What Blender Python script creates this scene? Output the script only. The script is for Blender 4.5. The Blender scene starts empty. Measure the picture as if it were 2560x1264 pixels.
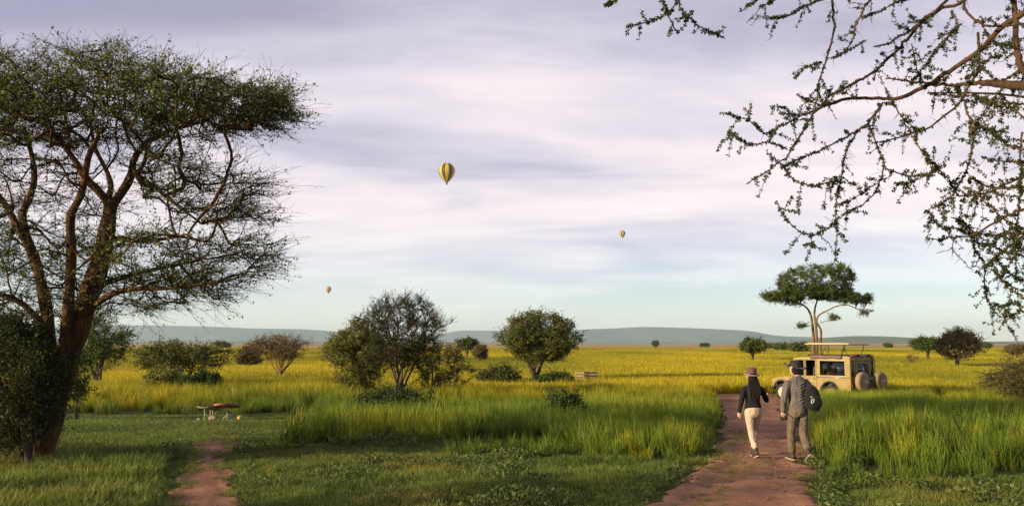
import bpy, bmesh, math, random
import numpy as np
from mathutils import Vector, Matrix

R = math.radians
sc = bpy.context.scene
COL = sc.collection

# ---------------------------------------------------------------- camera
F, CX, CY, HOR = 2217.0, 1280.0, 632.0, 858.0      # photo pixels (2560 x 1264)
CAMZ = 2.2
PITCH = math.atan((HOR - CY) / F)
cam = bpy.data.cameras.new('camera')
cam.sensor_width = 36.0
cam.lens = 36.0 * F / 2560.0
cam.clip_start = 0.1
cam.clip_end = 60000
camo = bpy.data.objects.new('camera', cam)
camo.location = (0, 0, CAMZ)
camo.rotation_euler = (math.pi / 2 + PITCH, 0, 0)
COL.objects.link(camo)
sc.camera = camo

# ---------------------------------------------------------------- light
SUN_AZ, SUN_EL = R(27), R(13)     # from the left and somewhat behind the camera
SUN_DIR = Vector((-math.cos(SUN_AZ) * math.cos(SUN_EL), -math.sin(SUN_AZ) * math.cos(SUN_EL), math.sin(SUN_EL)))
sl = bpy.data.lights.new('sun', 'SUN')
sl.energy = 5.0
sl.angle = R(0.6)
sl.color = (1.0, 0.80, 0.52)
so = bpy.data.objects.new('sun', sl)
so.rotation_euler = SUN_DIR.to_track_quat('Z', 'Y').to_euler()
so.location = (-30, -10, 20)
COL.objects.link(so)
sc.view_settings.view_transform = 'Standard'
sc.view_settings.look = 'None'
sc.view_settings.gamma = 1.0
sc.view_settings.exposure = 0.85
sc.cycles.use_denoising = True
sc.cycles.max_bounces = 8
sc.cycles.transparent_max_bounces = 12
sc.cycles.volume_bounces = 1
sc.cycles.caustics_reflective = False
sc.cycles.caustics_refractive = False


class NT:
    """small node-tree helper"""
    def __init__(self, tree):
        self.t = tree

    def n(self, kind, ins=None, **kw):
        nd = self.t.nodes.new(kind)
        for k, v in kw.items():
            setattr(nd, k, v)
        for k, v in (ins or {}).items():
            s = nd.inputs[k]
            if hasattr(v, 'is_output') or isinstance(v, bpy.types.NodeSocket):
                self.t.links.new(v, s)
            else:
                s.default_value = v
        return nd

    def math(self, op, a, b=None, c=None, clamp=False):
        ins = {0: a}
        if b is not None: ins[1] = b
        if c is not None: ins[2] = c
        return self.n('ShaderNodeMath', ins, operation=op, use_clamp=clamp).outputs[0]

    def mix(self, f, a, b, blend='MIX'):
        nd = self.n('ShaderNodeMix', None, data_type='RGBA', blend_type=blend)
        for i, v in ((0, f), (6, a), (7, b)):
            s = nd.inputs[i]
            if isinstance(v, bpy.types.NodeSocket):
                self.t.links.new(v, s)
            else:
                if i and len(v) == 3: v = (*v, 1)
                s.default_value = v
        return nd.outputs[2]

    def ramp(self, f, stops, interp='LINEAR'):
        nd = self.n('ShaderNodeValToRGB', {0: f})
        cr = nd.color_ramp
        cr.interpolation = interp
        while len(cr.elements) < len(stops):
            cr.elements.new(0.5)
        for e, (p, c) in zip(cr.elements, stops):
            e.position = p
            e.color = c if len(c) == 4 else (*c, 1)
        return nd.outputs[0]

    def maprange(self, v, a, b, c=0.0, d=1.0, smooth=True):
        return self.n('ShaderNodeMapRange', {0: v, 1: a, 2: b, 3: c, 4: d},
                      interpolation_type='SMOOTHSTEP' if smooth else 'LINEAR').outputs[0]


# ---------------------------------------------------------------- world: Nishita sky with a thin cloud sheet
w = bpy.data.worlds.new('World')
sc.world = w
w.use_nodes = True
w.node_tree.nodes.clear()
N = NT(w.node_tree)
sky = N.n('ShaderNodeTexSky', sky_type='NISHITA', sun_disc=False, sun_elevation=SUN_EL,
          sun_rotation=math.atan2(SUN_DIR.x, SUN_DIR.y), altitude=1500, air_density=1.0, dust_density=0.5, ozone_density=1.5)
tc = N.n('ShaderNodeTexCoord')
sep = N.n('ShaderNodeSeparateXYZ', {0: tc.outputs['Generated']})
zc = N.math('ADD', N.math('MAXIMUM', sep.outputs[2], 0.0), 0.13)
u = N.math('DIVIDE', sep.outputs[0], zc)
v = N.math('DIVIDE', sep.outputs[1], zc)
uv = N.n('ShaderNodeCombineXYZ', {0: u, 1: v, 2: 3.7}).outputs[0]
def cloud_noise(sx, sy, rot, detail, rough, off, dist=0.6):
    m = N.n('ShaderNodeMapping', {0: uv, 1: off, 2: (0, 0, rot), 3: (sx, sy, 1)})
    return N.n('ShaderNodeTexNoise', {'Vector': m.outputs[0], 'Scale': 1.0, 'Detail': detail, 'Roughness': rough,
                                      'Distortion': dist}).outputs[0]
big = cloud_noise(0.50, 0.62, R(14), 3, 0.5, (2.3, 1.1, 0))
streak = cloud_noise(0.55, 1.25, R(12), 6, 0.52, (5.1, 0.4, 0), 0.9)
fine = cloud_noise(1.5, 3.2, R(14), 5, 0.6, (1.1, 7.4, 0), 0.8)
den = N.math('ADD', N.math('ADD', N.math('MULTIPLY', big, 0.62), N.math('MULTIPLY', streak, 0.42)), N.math('MULTIPLY', fine, 0.16))
high = N.maprange(sep.outputs[2], 0.12, 0.46)      # the sheet thins and darkens towards the zenith
bright = N.maprange(N.math('SUBTRACT', den, N.math('MULTIPLY', high, 0.31)), 0.32, 0.72)
ccol = N.ramp(bright, [(0.0, (2.25, 2.15, 3.0)), (0.42, (4.05, 3.75, 4.4)), (1.0, (6.6, 5.75, 5.7))])
cover = N.maprange(N.math('ADD', den, N.math('MULTIPLY', streak, 0.25)), 0.40, 0.66, 0.62, 0.97)
up = N.maprange(sep.outputs[2], 0.01, 0.16, 0.30, 1.0)
cover = N.math('MULTIPLY', cover, up)
mixc = N.mix(cover, sky.outputs[0], ccol)
bg = N.n('ShaderNodeBackground', {0: mixc, 1: 0.1})
out = N.n('ShaderNodeOutputWorld', {0: bg.outputs[0]})


# ---------------------------------------------------------------- projection helpers
def ray(px, py):
    f = np.array([0, math.cos(PITCH), math.sin(PITCH)])
    upv = np.array([0, -math.sin(PITCH), math.cos(PITCH)])
    r = np.array([1.0, 0, 0])
    return f * F + r * (px - CX) + upv * (CY - py)


def at(px, py, d):
    """point seen at a photo pixel, d metres ahead"""
    q = ray(px, py)
    return np.array([0, 0, CAMZ]) + q * (d / q[1])


def smooth01(x):
    x = np.clip(x, 0, 1)
    return x * x * (3 - 2 * x)


def gz(x, y):
    x = np.asarray(x, float); y = np.asarray(y, float)
    z = -0.45 * smooth01((y - 17) / 21.0)
    z = z + 0.03 * np.sin(x * 0.37 + 1.3) * np.sin(y * 0.29 + 0.4) * np.exp(-((y - 20) / 60.0) ** 2)
    return z


def gpt(px, py):
    d = 20.0
    for _ in range(30):
        q = ray(px, py)
        t = (float(gz(q[0] * d / q[1], d)) - CAMZ) / q[2]
        d = 0.5 * d + 0.5 * t * q[1]
    q = ray(px, py)
    return np.array([q[0] * d / q[1], d, float(gz(q[0] * d / q[1], d))])


def project(x, y, z):
    dx, dy, dz = x, y, z - CAMZ
    fw = dy * math.cos(PITCH) + dz * math.sin(PITCH)
    uu = -dy * math.sin(PITCH) + dz * math.cos(PITCH)
    fw = np.maximum(fw, 0.05)
    return CX + F * dx / fw, CY - F * uu / fw


# ---------------------------------------------------------------- object helpers
def tag(o, label=None, cat=None, group=None, kind=None):
    if label: o['label'] = label
    if cat: o['category'] = cat
    if group: o['group'] = group
    if kind: o['kind'] = kind
    return o


def empty(name, loc=(0, 0, 0), rz=0.0, label=None, cat=None, group=None):
    o = bpy.data.objects.new(name, None)
    COL.objects.link(o)
    o.location = loc
    o.rotation_euler = (0, 0, rz)
    o.empty_display_size = 0.2
    return tag(o, label, cat, group)


def link(name, me, mat=None, parent=None):
    o = bpy.data.objects.new(name, me)
    COL.objects.link(o)
    if mat is not None:
        me.materials.append(mat)
    if parent is not None:
        o.parent = parent
    return o


def copy_tree(o, parent=None):
    c = o.copy()
    COL.objects.link(c)
    c.parent = parent
    for ch in list(o.children):
        copy_tree(ch, c)
    return c


class MB:
    """collects geometry, builds one mesh object"""
    def __init__(self):
        self.v = []; self.q = []; self.t = []; self.n = 0; self.var = []; self.pf = []

    def add(self, verts, quads=None, tris=None, var=None):
        verts = np.asarray(verts, float).reshape(-1, 3)
        if quads is not None and len(quads): self.q.append(np.asarray(quads, int).reshape(-1, 4) + self.n)
        if tris is not None and len(tris): self.t.append(np.asarray(tris, int).reshape(-1, 3) + self.n)
        self.v.append(verts)
        self.var.append(np.zeros(len(verts)) if var is None else np.asarray(var, float))
        self.n += len(verts)

    def poly(self, verts, faces):
        verts = np.asarray(verts, float).reshape(-1, 3)
        for f in faces:
            self.pf.append([i + self.n for i in f])
        self.v.append(verts); self.var.append(np.zeros(len(verts))); self.n += len(verts)

    def box(self, x0, x1, y0, y1, z0, z1):
        v = [(x0, y0, z0), (x1, y0, z0), (x1, y1, z0), (x0, y1, z0), (x0, y0, z1), (x1, y0, z1), (x1, y1, z1), (x0, y1, z1)]
        self.add(v, [(0, 3, 2, 1), (4, 5, 6, 7), (0, 1, 5, 4), (1, 2, 6, 5), (2, 3, 7, 6), (3, 0, 4, 7)])

    def prism(self, poly, axis, a0, a1):
        """extrude a 2D polygon along axis ('x','y','z')"""
        n = len(poly)
        def p3(p, a):
            if axis == 'y': return (p[0], a, p[1])
            if axis == 'x': return (a, p[0], p[1])
            return (p[0], p[1], a)
        v = [p3(p, a0) for p in poly] + [p3(p, a1) for p in poly]
        f = [list(range(n)), list(range(2 * n - 1, n - 1, -1))]
        for i in range(n):
            j = (i + 1) % n
            f.append([i, i + n, j + n, j])
        self.poly(v, f)

    def tube(self, pts, rad, sides=8, cap=True):
        P = np.asarray(pts, float)
        rad = np.asarray(rad, float) * np.ones(len(P)) if np.ndim(rad) == 0 else np.asarray(rad, float)
        v, q = tube_batch(P[None], rad[None], sides)
        self.add(v, q)
        if cap:
            K = len(P)
            base = self.n - len(v)
            self.pf.append([base + i for i in range(sides)][::-1])
            self.pf.append([base + (K - 1) * sides + i for i in range(sides)])

    def lathe(self, prof, seg=24, center=(0, 0, 0), sx=1.0, sy=1.0, axis='z', ang0=0.0):
        """prof: list of (r, h)"""
        prof = np.asarray(prof, float); K = len(prof)
        a = np.arange(seg) / seg * 2 * math.pi + ang0
        ca, sa = np.cos(a), np.sin(a)
        X = prof[:, 0:1] * ca * sx; Y = prof[:, 0:1] * sa * sy; Z = np.repeat(prof[:, 1:2], seg, 1)
        if axis == 'z': V = np.stack([X, Y, Z], -1)
        elif axis == 'x': V = np.stack([Z, X, Y], -1)
        else: V = np.stack([X, Z, Y], -1)
        V = V.reshape(-1, 3) + np.asarray(center)
        i = np.arange(K - 1)[:, None] * seg; j = np.arange(seg)[None]; j2 = (j + 1) % seg
        q = np.stack([i + j, i + j2, i + seg + j2, i + seg + j], -1).reshape(-1, 4)
        self.add(V, q)

    def ring(self, *a, **k):
        self.tube(*a, **k)

    def mesh(self, name, smooth=False, attr=None):
        V = np.concatenate(self.v) if self.v else np.zeros((0, 3))
        me = bpy.data.meshes.new(name)
        if self.pf:
            faces = [list(f) for f in self.pf]
            for a in self.q: faces += a.tolist()
            for a in self.t: faces += a.tolist()
            me.from_pydata(V.tolist(), [], faces)
        else:
            Q = np.concatenate(self.q) if self.q else np.zeros((0, 4), int)
            T = np.concatenate(self.t) if self.t else np.zeros((0, 3), int)
            nq, nt = len(Q), len(T)
            me.vertices.add(len(V)); me.vertices.foreach_set('co', V.astype(np.float32).ravel())
            me.loops.add(nq * 4 + nt * 3)
            me.loops.foreach_set('vertex_index', np.concatenate([Q.ravel(), T.ravel()]).astype(np.int32))
            me.polygons.add(nq + nt)
            st = np.concatenate([np.arange(nq) * 4, nq * 4 + np.arange(nt) * 3]).astype(np.int32)
            me.polygons.foreach_set('loop_start', st)
            me.update(calc_edges=True)
        if attr:
            at_ = me.attributes.new(attr, 'FLOAT', 'POINT')
            at_.data.foreach_set('value', np.concatenate(self.var).astype(np.float32))
        if smooth:
            me.polygons.foreach_set('use_smooth', np.ones(len(me.polygons), bool))
        me.validate()
        return me

    def build(self, name, mat, parent=None, smooth=False, attr=None, bevel=0.0, fixn=True):
        me = self.mesh(name, smooth, attr)
        if self.pf and fixn:
            bm = bmesh.new(); bm.from_mesh(me)
            bmesh.ops.recalc_face_normals(bm, faces=bm.faces[:])
            bm.to_mesh(me); bm.free()
        o = link(name, me, mat, parent)
        if bevel:
            b = o.modifiers.new('bevel', 'BEVEL'); b.width = bevel; b.segments = 2; b.limit_method = 'ANGLE'; b.angle_limit = R(40)
        return o


def unit(a):
    return a / np.maximum(np.linalg.norm(a, axis=-1, keepdims=True), 1e-9)


def tube_batch(P, Rr, sides):
    """P (N,K,3), Rr (N,K) -> verts, quads"""
    Nn, K, _ = P.shape
    T = np.zeros_like(P)
    T[:, 1:-1] = P[:, 2:] - P[:, :-2]
    T[:, 0] = P[:, 1] - P[:, 0]
    T[:, -1] = P[:, -1] - P[:, -2]
    T = unit(T)
    mean = unit(P[:, -1] - P[:, 0] + 1e-6)
    ax = np.eye(3)[np.argmin(np.abs(mean), axis=1)]
    U = unit(np.cross(T, ax[:, None, :]))
    W = np.cross(T, U)
    a = np.arange(sides) / sides * 2 * math.pi
    V = P[:, :, None, :] + Rr[:, :, None, None] * (np.cos(a)[None, None, :, None] * U[:, :, None, :] + np.sin(a)[None, None, :, None] * W[:, :, None, :])
    idx = np.arange(Nn * K * sides).reshape(Nn, K, sides)
    a0 = idx[:, :-1]; a1 = idx[:, 1:]
    q = np.stack([a0, np.roll(a0, -1, 2), np.roll(a1, -1, 2), a1], -1).reshape(-1, 4)
    return V.reshape(-1, 3), q


def resample(pts, n, curve=True):
    """Catmull-Rom resample of a polyline"""
    P = np.asarray(pts, float)
    if len(P) < 3 or not curve:
        s = np.linspace(0, len(P) - 1, n)
        return np.stack([np.interp(s, range(len(P)), P[:, k]) for k in range(P.shape[1])], -1)
    E = np.vstack([2 * P[0] - P[1], P, 2 * P[-1] - P[-2]])
    s = np.linspace(0, len(P) - 1 - 1e-6, n)
    i = s.astype(int); t = (s - i)[:, None]
    p0, p1, p2, p3 = E[i], E[i + 1], E[i + 2], E[i + 3]
    return 0.5 * (2 * p1 + (p2 - p0) * t + (2 * p0 - 5 * p1 + 4 * p2 - p3) * t ** 2 + (3 * p1 - p0 - 3 * p2 + p3) * t ** 3)


# ---------------------------------------------------------------- materials
def new_mat(name):
    m = bpy.data.materials.new(name)
    m.use_nodes = True
    m.node_tree.nodes.clear()
    return m, NT(m.node_tree)


def surf(name, col, rough=0.6, metal=0.0, var=0.25, scale=8.0, bump=0.0, bscale=40.0, spec=0.4, col2=None, sheen=0.0):
    m, n = new_mat(name)
    tcn = n.n('ShaderNodeTexCoord').outputs['Object']
    nz = n.n('ShaderNodeTexNoise', {'Vector': tcn, 'Scale': scale, 'Detail': 5, 'Roughness': 0.6}).outputs[0]
    c2 = col2 or tuple(c * (1 - var) for c in col)
    c = n.ramp(nz, [(0.35, c2), (0.65, col)])
    ins = {'Base Color': c, 'Roughness': rough, 'Metallic': metal, 'Specular IOR Level': spec}
    if sheen: ins['Sheen Weight'] = sheen
    p = n.n('ShaderNodeBsdfPrincipled', ins)
    if bump:
        bz = n.n('ShaderNodeTexNoise', {'Vector': tcn, 'Scale': bscale, 'Detail': 6, 'Roughness': 0.65}).outputs[0]
        b = n.n('ShaderNodeBump', {'Height': bz, 'Strength': bump, 'Distance': 0.02})
        n.t.links.new(b.outputs[0], p.inputs['Normal'])
    n.n('ShaderNodeOutputMaterial', {0: p.outputs[0]})
    return m


def emit_free_glass(name, tint=(0.75, 0.8, 0.78), alpha=0.6):
    m, n = new_mat(name)
    t = n.n('ShaderNodeBsdfTransparent', {0: (*tint, 1)})
    g = n.n('ShaderNodeBsdfGlossy', {0: (1, 1, 1, 1), 1: 0.03})
    fr = n.n('ShaderNodeFresnel', {0: 1.5})
    fac = n.math('ADD', n.math('MULTIPLY', fr.outputs[0], 1.0), 0.04)
    mx = n.n('ShaderNodeMixShader', {0: fac, 1: t.outputs[0], 2: g.outputs[0]})
    n.n('ShaderNodeOutputMaterial', {0: mx.outputs[0]})
    return m


def leaf_mat(name, c_lo, c_hi, trans=0.35, rough=0.55):
    """leaves: colour from the per-leaf attribute 'var'"""
    m, n = new_mat(name)
    a = n.n('ShaderNodeAttribute', attribute_name='var').outputs['Fac']
    c = n.ramp(a, [(0.0, c_lo), (1.0, c_hi)])
    p = n.n('ShaderNodeBsdfPrincipled', {'Base Color': c, 'Roughness': rough, 'Specular IOR Level': 0.2})
    t = n.n('ShaderNodeBsdfTranslucent', {0: c})
    mx = n.n('ShaderNodeMixShader', {0: trans, 1: p.outputs[0], 2: t.outputs[0]})
    n.n('ShaderNodeOutputMaterial', {0: mx.outputs[0]})
    return m


def bark_mat(name, c_lo, c_hi, scale=6.0):
    m, n = new_mat(name)
    g = n.n('ShaderNodeTexCoord').outputs['Object']
    mp = n.n('ShaderNodeMapping', {0: g, 3: (1, 1, 0.22)}).outputs[0]
    nz = n.n('ShaderNodeTexNoise', {'Vector': mp, 'Scale': scale, 'Detail': 7, 'Roughness': 0.7, 'Distortion': 0.6}).outputs[0]
    c = n.ramp(nz, [(0.32, c_lo), (0.66, c_hi)])
    p = n.n('ShaderNodeBsdfPrincipled', {'Base Color': c, 'Roughness': 0.85, 'Specular IOR Level': 0.15})
    nz2 = n.n('ShaderNodeTexNoise', {'Vector': mp, 'Scale': scale * 3, 'Detail': 6, 'Roughness': 0.7}).outputs[0]
    b = n.n('ShaderNodeBump', {'Height': nz2, 'Strength': 0.9, 'Distance': 0.03})
    n.t.links.new(b.outputs[0], p.inputs['Normal'])
    n.n('ShaderNodeOutputMaterial', {0: p.outputs[0]})
    return m


def grass_mat(name, g_base, g_tip, d_base, d_tip, trans=0.35):
    m, n = new_mat(name)
    t = n.n('ShaderNodeAttribute', attribute_name='var').outputs['Fac']
    dry = n.n('ShaderNodeAttribute', attribute_name='dry', attribute_type='INSTANCER').outputs['Fac']
    tint = n.n('ShaderNodeAttribute', attribute_name='tint', attribute_type='INSTANCER').outputs['Fac']
    g = n.mix(t, g_base, g_tip)
    d = n.mix(t, d_base, d_tip)
    c = n.mix(dry, g, d)
    c = n.mix(1.0, c, n.ramp(tint, [(0.0, (0.55, 0.62, 0.6)), (0.5, (1, 1, 1)), (1.0, (1.45, 1.3, 1.1))]), 'MULTIPLY')
    p = n.n('ShaderNodeBsdfPrincipled', {'Base Color': c, 'Roughness': 0.55, 'Specular IOR Level': 0.25})
    tr = n.n('ShaderNodeBsdfTranslucent', {0: c})
    mx = n.n('ShaderNodeMixShader', {0: trans, 1: p.outputs[0], 2: tr.outputs[0]})
    n.n('ShaderNodeOutputMaterial', {0: mx.outputs[0]})
    return m


M = {}
M['bark_acacia'] = bark_mat('bark_acacia', (0.013, 0.009, 0.006), (0.14, 0.066, 0.021))
M['bark_dark'] = bark_mat('bark_dark', (0.03, 0.024, 0.018), (0.10, 0.075, 0.05))
M['bark_pale'] = bark_mat('bark_pale', (0.05, 0.034, 0.018), (0.19, 0.125, 0.055), 3.0)
M['twig_dark'] = surf('twig_dark', (0.035, 0.026, 0.019), 0.9, var=0.5, scale=2.0, spec=0.1)
M['twig_brown'] = surf('twig_brown', (0.13, 0.085, 0.05), 0.9, var=0.5, scale=2.0, spec=0.1)
M['twig_orange'] = bark_mat('twig_orange', (0.04, 0.026, 0.018), (0.17, 0.095, 0.042), 14.0)
M['bark_near'] = bark_mat('bark_near', (0.02, 0.014, 0.010), (0.115, 0.064, 0.028), 12.0)
M['leaf_acacia'] = leaf_mat('leaf_acacia', (0.030, 0.050, 0.011), (0.20, 0.235, 0.040))
M['leaf_olive'] = leaf_mat('leaf_olive', (0.032, 0.048, 0.011), (0.22, 0.23, 0.042))
M['leaf_green'] = leaf_mat('leaf_green', (0.02, 0.045, 0.010), (0.12, 0.17, 0.03))
M['leaf_brown'] = leaf_mat('leaf_brown', (0.085, 0.065, 0.025), (0.30, 0.225, 0.085))
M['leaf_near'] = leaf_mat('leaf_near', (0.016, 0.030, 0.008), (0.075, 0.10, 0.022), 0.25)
M['grass_tall'] = grass_mat('grass_tall', (0.030, 0.055, 0.007), (0.175, 0.262, 0.018), (0.15, 0.130, 0.007), (0.54, 0.455, 0.016))
M['grass_short'] = grass_mat('grass_short', (0.055, 0.09, 0.016), (0.215, 0.285, 0.052), (0.12, 0.10, 0.02), (0.40, 0.32, 0.07))
M['weed'] = grass_mat('weed', (0.03, 0.055, 0.012), (0.11, 0.165, 0.035), (0.08, 0.07, 0.02), (0.25, 0.2, 0.06), 0.3)

# ---------------------------------------------------------------- the ground
def make_ground():
    ys = np.concatenate([np.linspace(-15, 60, 151), 60 * np.power(22000 / 60.0, np.linspace(0, 1, 70))[1:]])
    xs1 = np.concatenate([np.linspace(0, 40, 81), 40 * np.power(22000 / 40.0, np.linspace(0, 1, 60))[1:]])
    xs = np.concatenate([-xs1[::-1][:-1], xs1])
    ysn = -15 - (np.power(22000 / 15.0, np.linspace(0, 1, 14)) - 1) * 15
    ys = np.concatenate([ysn[1:][::-1], ys])
    X, Y = np.meshgrid(xs, ys)
    Z = gz(X, Y)
    rg = np.random.default_rng(4)
    Z = Z + rg.normal(0, 0.004, Z.shape) * (np.abs(X) < 40) * (Y < 60) * (Y > -15)
    ny, nx = X.shape
    i = np.arange(ny - 1)[:, None] * nx; j = np.arange(nx - 1)[None]
    q = np.stack([i + j, i + j + 1, i + nx + j + 1, i + nx + j], -1).reshape(-1, 4)
    mb = MB(); mb.add(np.stack([X, Y, Z], -1), q)
    m, n = new_mat('savanna_ground')
    pos = n.n('ShaderNodeNewGeometry').outputs['Position']
    sp = n.n('ShaderNodeSeparateXYZ', {0: pos})
    y = sp.outputs[1]
    nz = n.n('ShaderNodeTexNoise', {'Vector': pos, 'Scale': 1.3, 'Detail': 8, 'Roughness': 0.7}).outputs[0]
    soil = n.ramp(nz, [(0.35, (0.035, 0.045, 0.012)), (0.55, (0.055, 0.07, 0.016)), (0.7, (0.10, 0.075, 0.035))])
    st = n.n('ShaderNodeMapping', {0: pos, 3: (0.004, 0.02, 1)}).outputs[0]
    n2 = n.n('ShaderNodeTexNoise', {'Vector': st, 'Scale': 1.0, 'Detail': 7, 'Roughness': 0.62}).outputs[0]
    gold = n.ramp(n2, [(0.30, (0.13, 0.125, 0.012)), (0.40, (0.30, 0.25, 0.013)), (0.5, (0.41, 0.32, 0.014)), (0.72, (0.48, 0.355, 0.035))])  # grass tones; the dark streaks also paint in shadow lines on the plain
    st3 = n.n('ShaderNodeMapping', {0: pos, 3: (0.0006, 0.0022, 1)}).outputs[0]
    n3 = n.n('ShaderNodeTexNoise', {'Vector': st3, 'Scale': 1.0, 'Detail': 6, 'Roughness': 0.6}).outputs[0]
    tan = n.ramp(n3, [(0.32, (0.17, 0.15, 0.05)), (0.5, (0.36, 0.25, 0.09)), (0.7, (0.45, 0.30, 0.13))])
    c = n.mix(n.maprange(y, 34, 62), soil, gold)
    c = n.mix(n.maprange(y, 260, 900), c, tan)
    p = n.n('ShaderNodeBsdfPrincipled', {'Base Color': c, 'Roughness': 0.95, 'Specular IOR Level': 0.05})
    bz = n.n('ShaderNodeTexNoise', {'Vector': pos, 'Scale': 9, 'Detail': 8, 'Roughness': 0.7}).outputs[0]
    b = n.n('ShaderNodeBump', {'Height': bz, 'Strength': 0.6, 'Distance': 0.08})
    n.t.links.new(b.outputs[0], p.inputs['Normal'])
    n.n('ShaderNodeOutputMaterial', {0: p.outputs[0]})
    o = mb.build('ground', m, smooth=True)
    tag(o, 'flat grassy savanna plain reaching to the horizon', kind='structure')
make_ground()

# ---------------------------------------------------------------- dirt tracks (rows: left and right edge on the ground)
def track_rows():
    main = [((1600, 1264), (2048, 1264)), ((1715, 1200), (2040, 1200)), ((1762, 1160), (2028, 1160)), ((1795, 1110), (2008, 1110)),
            ((1812, 1060), (1985, 1060)), ((1806, 1020), (1962, 1020)), ((1795, 997), (1945, 997)), ((1775, 985), (1935, 985))]
    rows = [(gpt(*a)[:2], gpt(*b)[:2]) for a, b in main]
    a0, b0 = rows[0]; a1, b1 = rows[1]
    ext = [(a0 - (a1 - a0) * k * 1.2, b0 - (b1 - b0) * k * 1.2) for k in (2.6, 1.3)]
    return ext + rows

MAIN_ROWS = track_rows()
FOOT = [((330, 1330), (660, 1330)), ((395, 1264), (618, 1264)), ((430, 1215), (585, 1215)), ((462, 1160), (572, 1160)), ((470, 1120), (592, 1120)),
        ((490, 1092), (596, 1092)), ((498, 1072), (600, 1072)), ((508, 1060), (592, 1060)), ((524, 1049), (574, 1049))]
FOOT_ROWS = [(gpt(*a)[:2], gpt(*b)[:2]) for a, b in FOOT]
# cross track: the one the vehicle stands on
VFWD = np.array([-math.cos(R(55)), math.sin(R(55))])
VLEFT = np.array([-math.sin(R(55)), -math.cos(R(55))])
VD0 = 39.0
VCORNER = np.array([(2117 - CX) / F * VD0, VD0])
vc = VCORNER - VLEFT * 0.89
cross_c = [vc + VFWD * 0.9, vc + VFWD * 2.2, vc + VFWD * 3.4, vc + VFWD * 5.5 + np.array([-0.9, 0]), vc + VFWD * 6 + np.array([-4.0, 0.2]),
           vc + VFWD * 6 + np.array([-8.5, 0.7]), vc + VFWD * 6 + np.array([-14, 2.0]), vc + VFWD * 6 + np.array([-24, 6.0])]
cross_c = resample(cross_c, 40)
CROSS_W = np.linspace(1.5, 1.5, 40)
tt = unit(np.gradient(cross_c, axis=0))
nn = np.stack([-tt[:, 1], tt[:, 0]], -1)
CROSS_ROWS = [(c + n_ * 1.35, c - n_ * 1.35) for c, n_ in zip(cross_c, nn)]


def vnoise(x, y, s, seed):
    """smooth value noise"""
    rg = np.random.default_rng(seed); T = rg.uniform(0, 1, (64, 64))
    u_ = x / s; v_ = y / s
    i = np.floor(u_).astype(int); j = np.floor(v_).astype(int)
    f = u_ - i; g = v_ - j
    f = f * f * (3 - 2 * f); g = g * g * (3 - 2 * g)
    t = lambda a, b: T[a % 64, b % 64]
    return (t(i, j) * (1 - f) + t(i + 1, j) * f) * (1 - g) + (t(i, j + 1) * (1 - f) + t(i + 1, j + 1) * f) * g


def dist_to_strip(x, y, rows):
    """signed-ish distance: <0 inside the strip"""
    x = np.asarray(x); y = np.asarray(y)
    A = resample(np.array([np.concatenate(r) for r in rows]), 60)
    C = 0.5 * (A[:, :2] + A[:, 2:]); W = 0.5 * np.linalg.norm(A[:, :2] - A[:, 2:], axis=1)
    best = np.full(x.shape, 1e9)
    for c, w_ in zip(C, W):
        best = np.minimum(best, np.hypot(x - c[0], y - c[1]) - w_)
    return best


def make_track(name, rows, label, lift, seed):
    A = resample(np.array([np.concatenate(r) for r in rows]), 300)
    rg = np.random.default_rng(seed)
    K = 61
    s = np.linspace(0, 1, K)
    def wob():
        q = np.zeros(300)
        for wd, am in ((24, 0.30), (9, 0.20), (4, 0.12)):
            q += np.convolve(rg.normal(0, 1, 360), np.hanning(wd) / np.sqrt((np.hanning(wd) ** 2).sum()), 'same')[30:330] * am
        return q * (0.16 if name == 'footpath' else 0.36)
    d = unit(A[:, 2:] - A[:, :2])
    L = A[:, :2] + d * wob()[:, None]; Rr = A[:, 2:] + d * wob()[:, None]
    P = L[:, None, :] * (1 - s)[None, :, None] + Rr[:, None, :] * s[None, :, None]
    prof = -0.045 * (np.exp(-((s - 0.27) / 0.13) ** 2) + np.exp(-((s - 0.75) / 0.13) ** 2))
    X, Y = P[..., 0], P[..., 1]
    rough = 0.030 * (vnoise(X, Y, 0.45, seed + 50) - 0.5) + 0.022 * (vnoise(X, Y, 0.17, seed + 51) - 0.5) + 0.018 * (vnoise(X, Y, 0.08, seed + 52) - 0.5)
    Z = gz(X, Y) + lift + (0.026 if name == 'footpath' else 0.044) + prof[None] * (0.25 if name == 'footpath' else 0.7) + rough * (0.35 if name == 'footpath' else 0.6)
    for e, dz in enumerate((0.09, 0.06, 0.04, 0.025, 0.012)):
        Z[:, e] -= dz; Z[:, -1 - e] -= dz
    V = np.concatenate([P, Z[..., None]], -1)
    i = np.arange(len(A) - 1)[:, None] * K; j = np.arange(K - 1)[None]
    q = np.stack([i + j, i + K + j, i + K + j + 1, i + j + 1], -1).reshape(-1, 4)[:, ::-1]
    mb = MB(); mb.add(V, q)
    o = mb.build(name, M['dirt'], smooth=True)
    tag(o, label, kind='structure')
    return o

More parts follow.
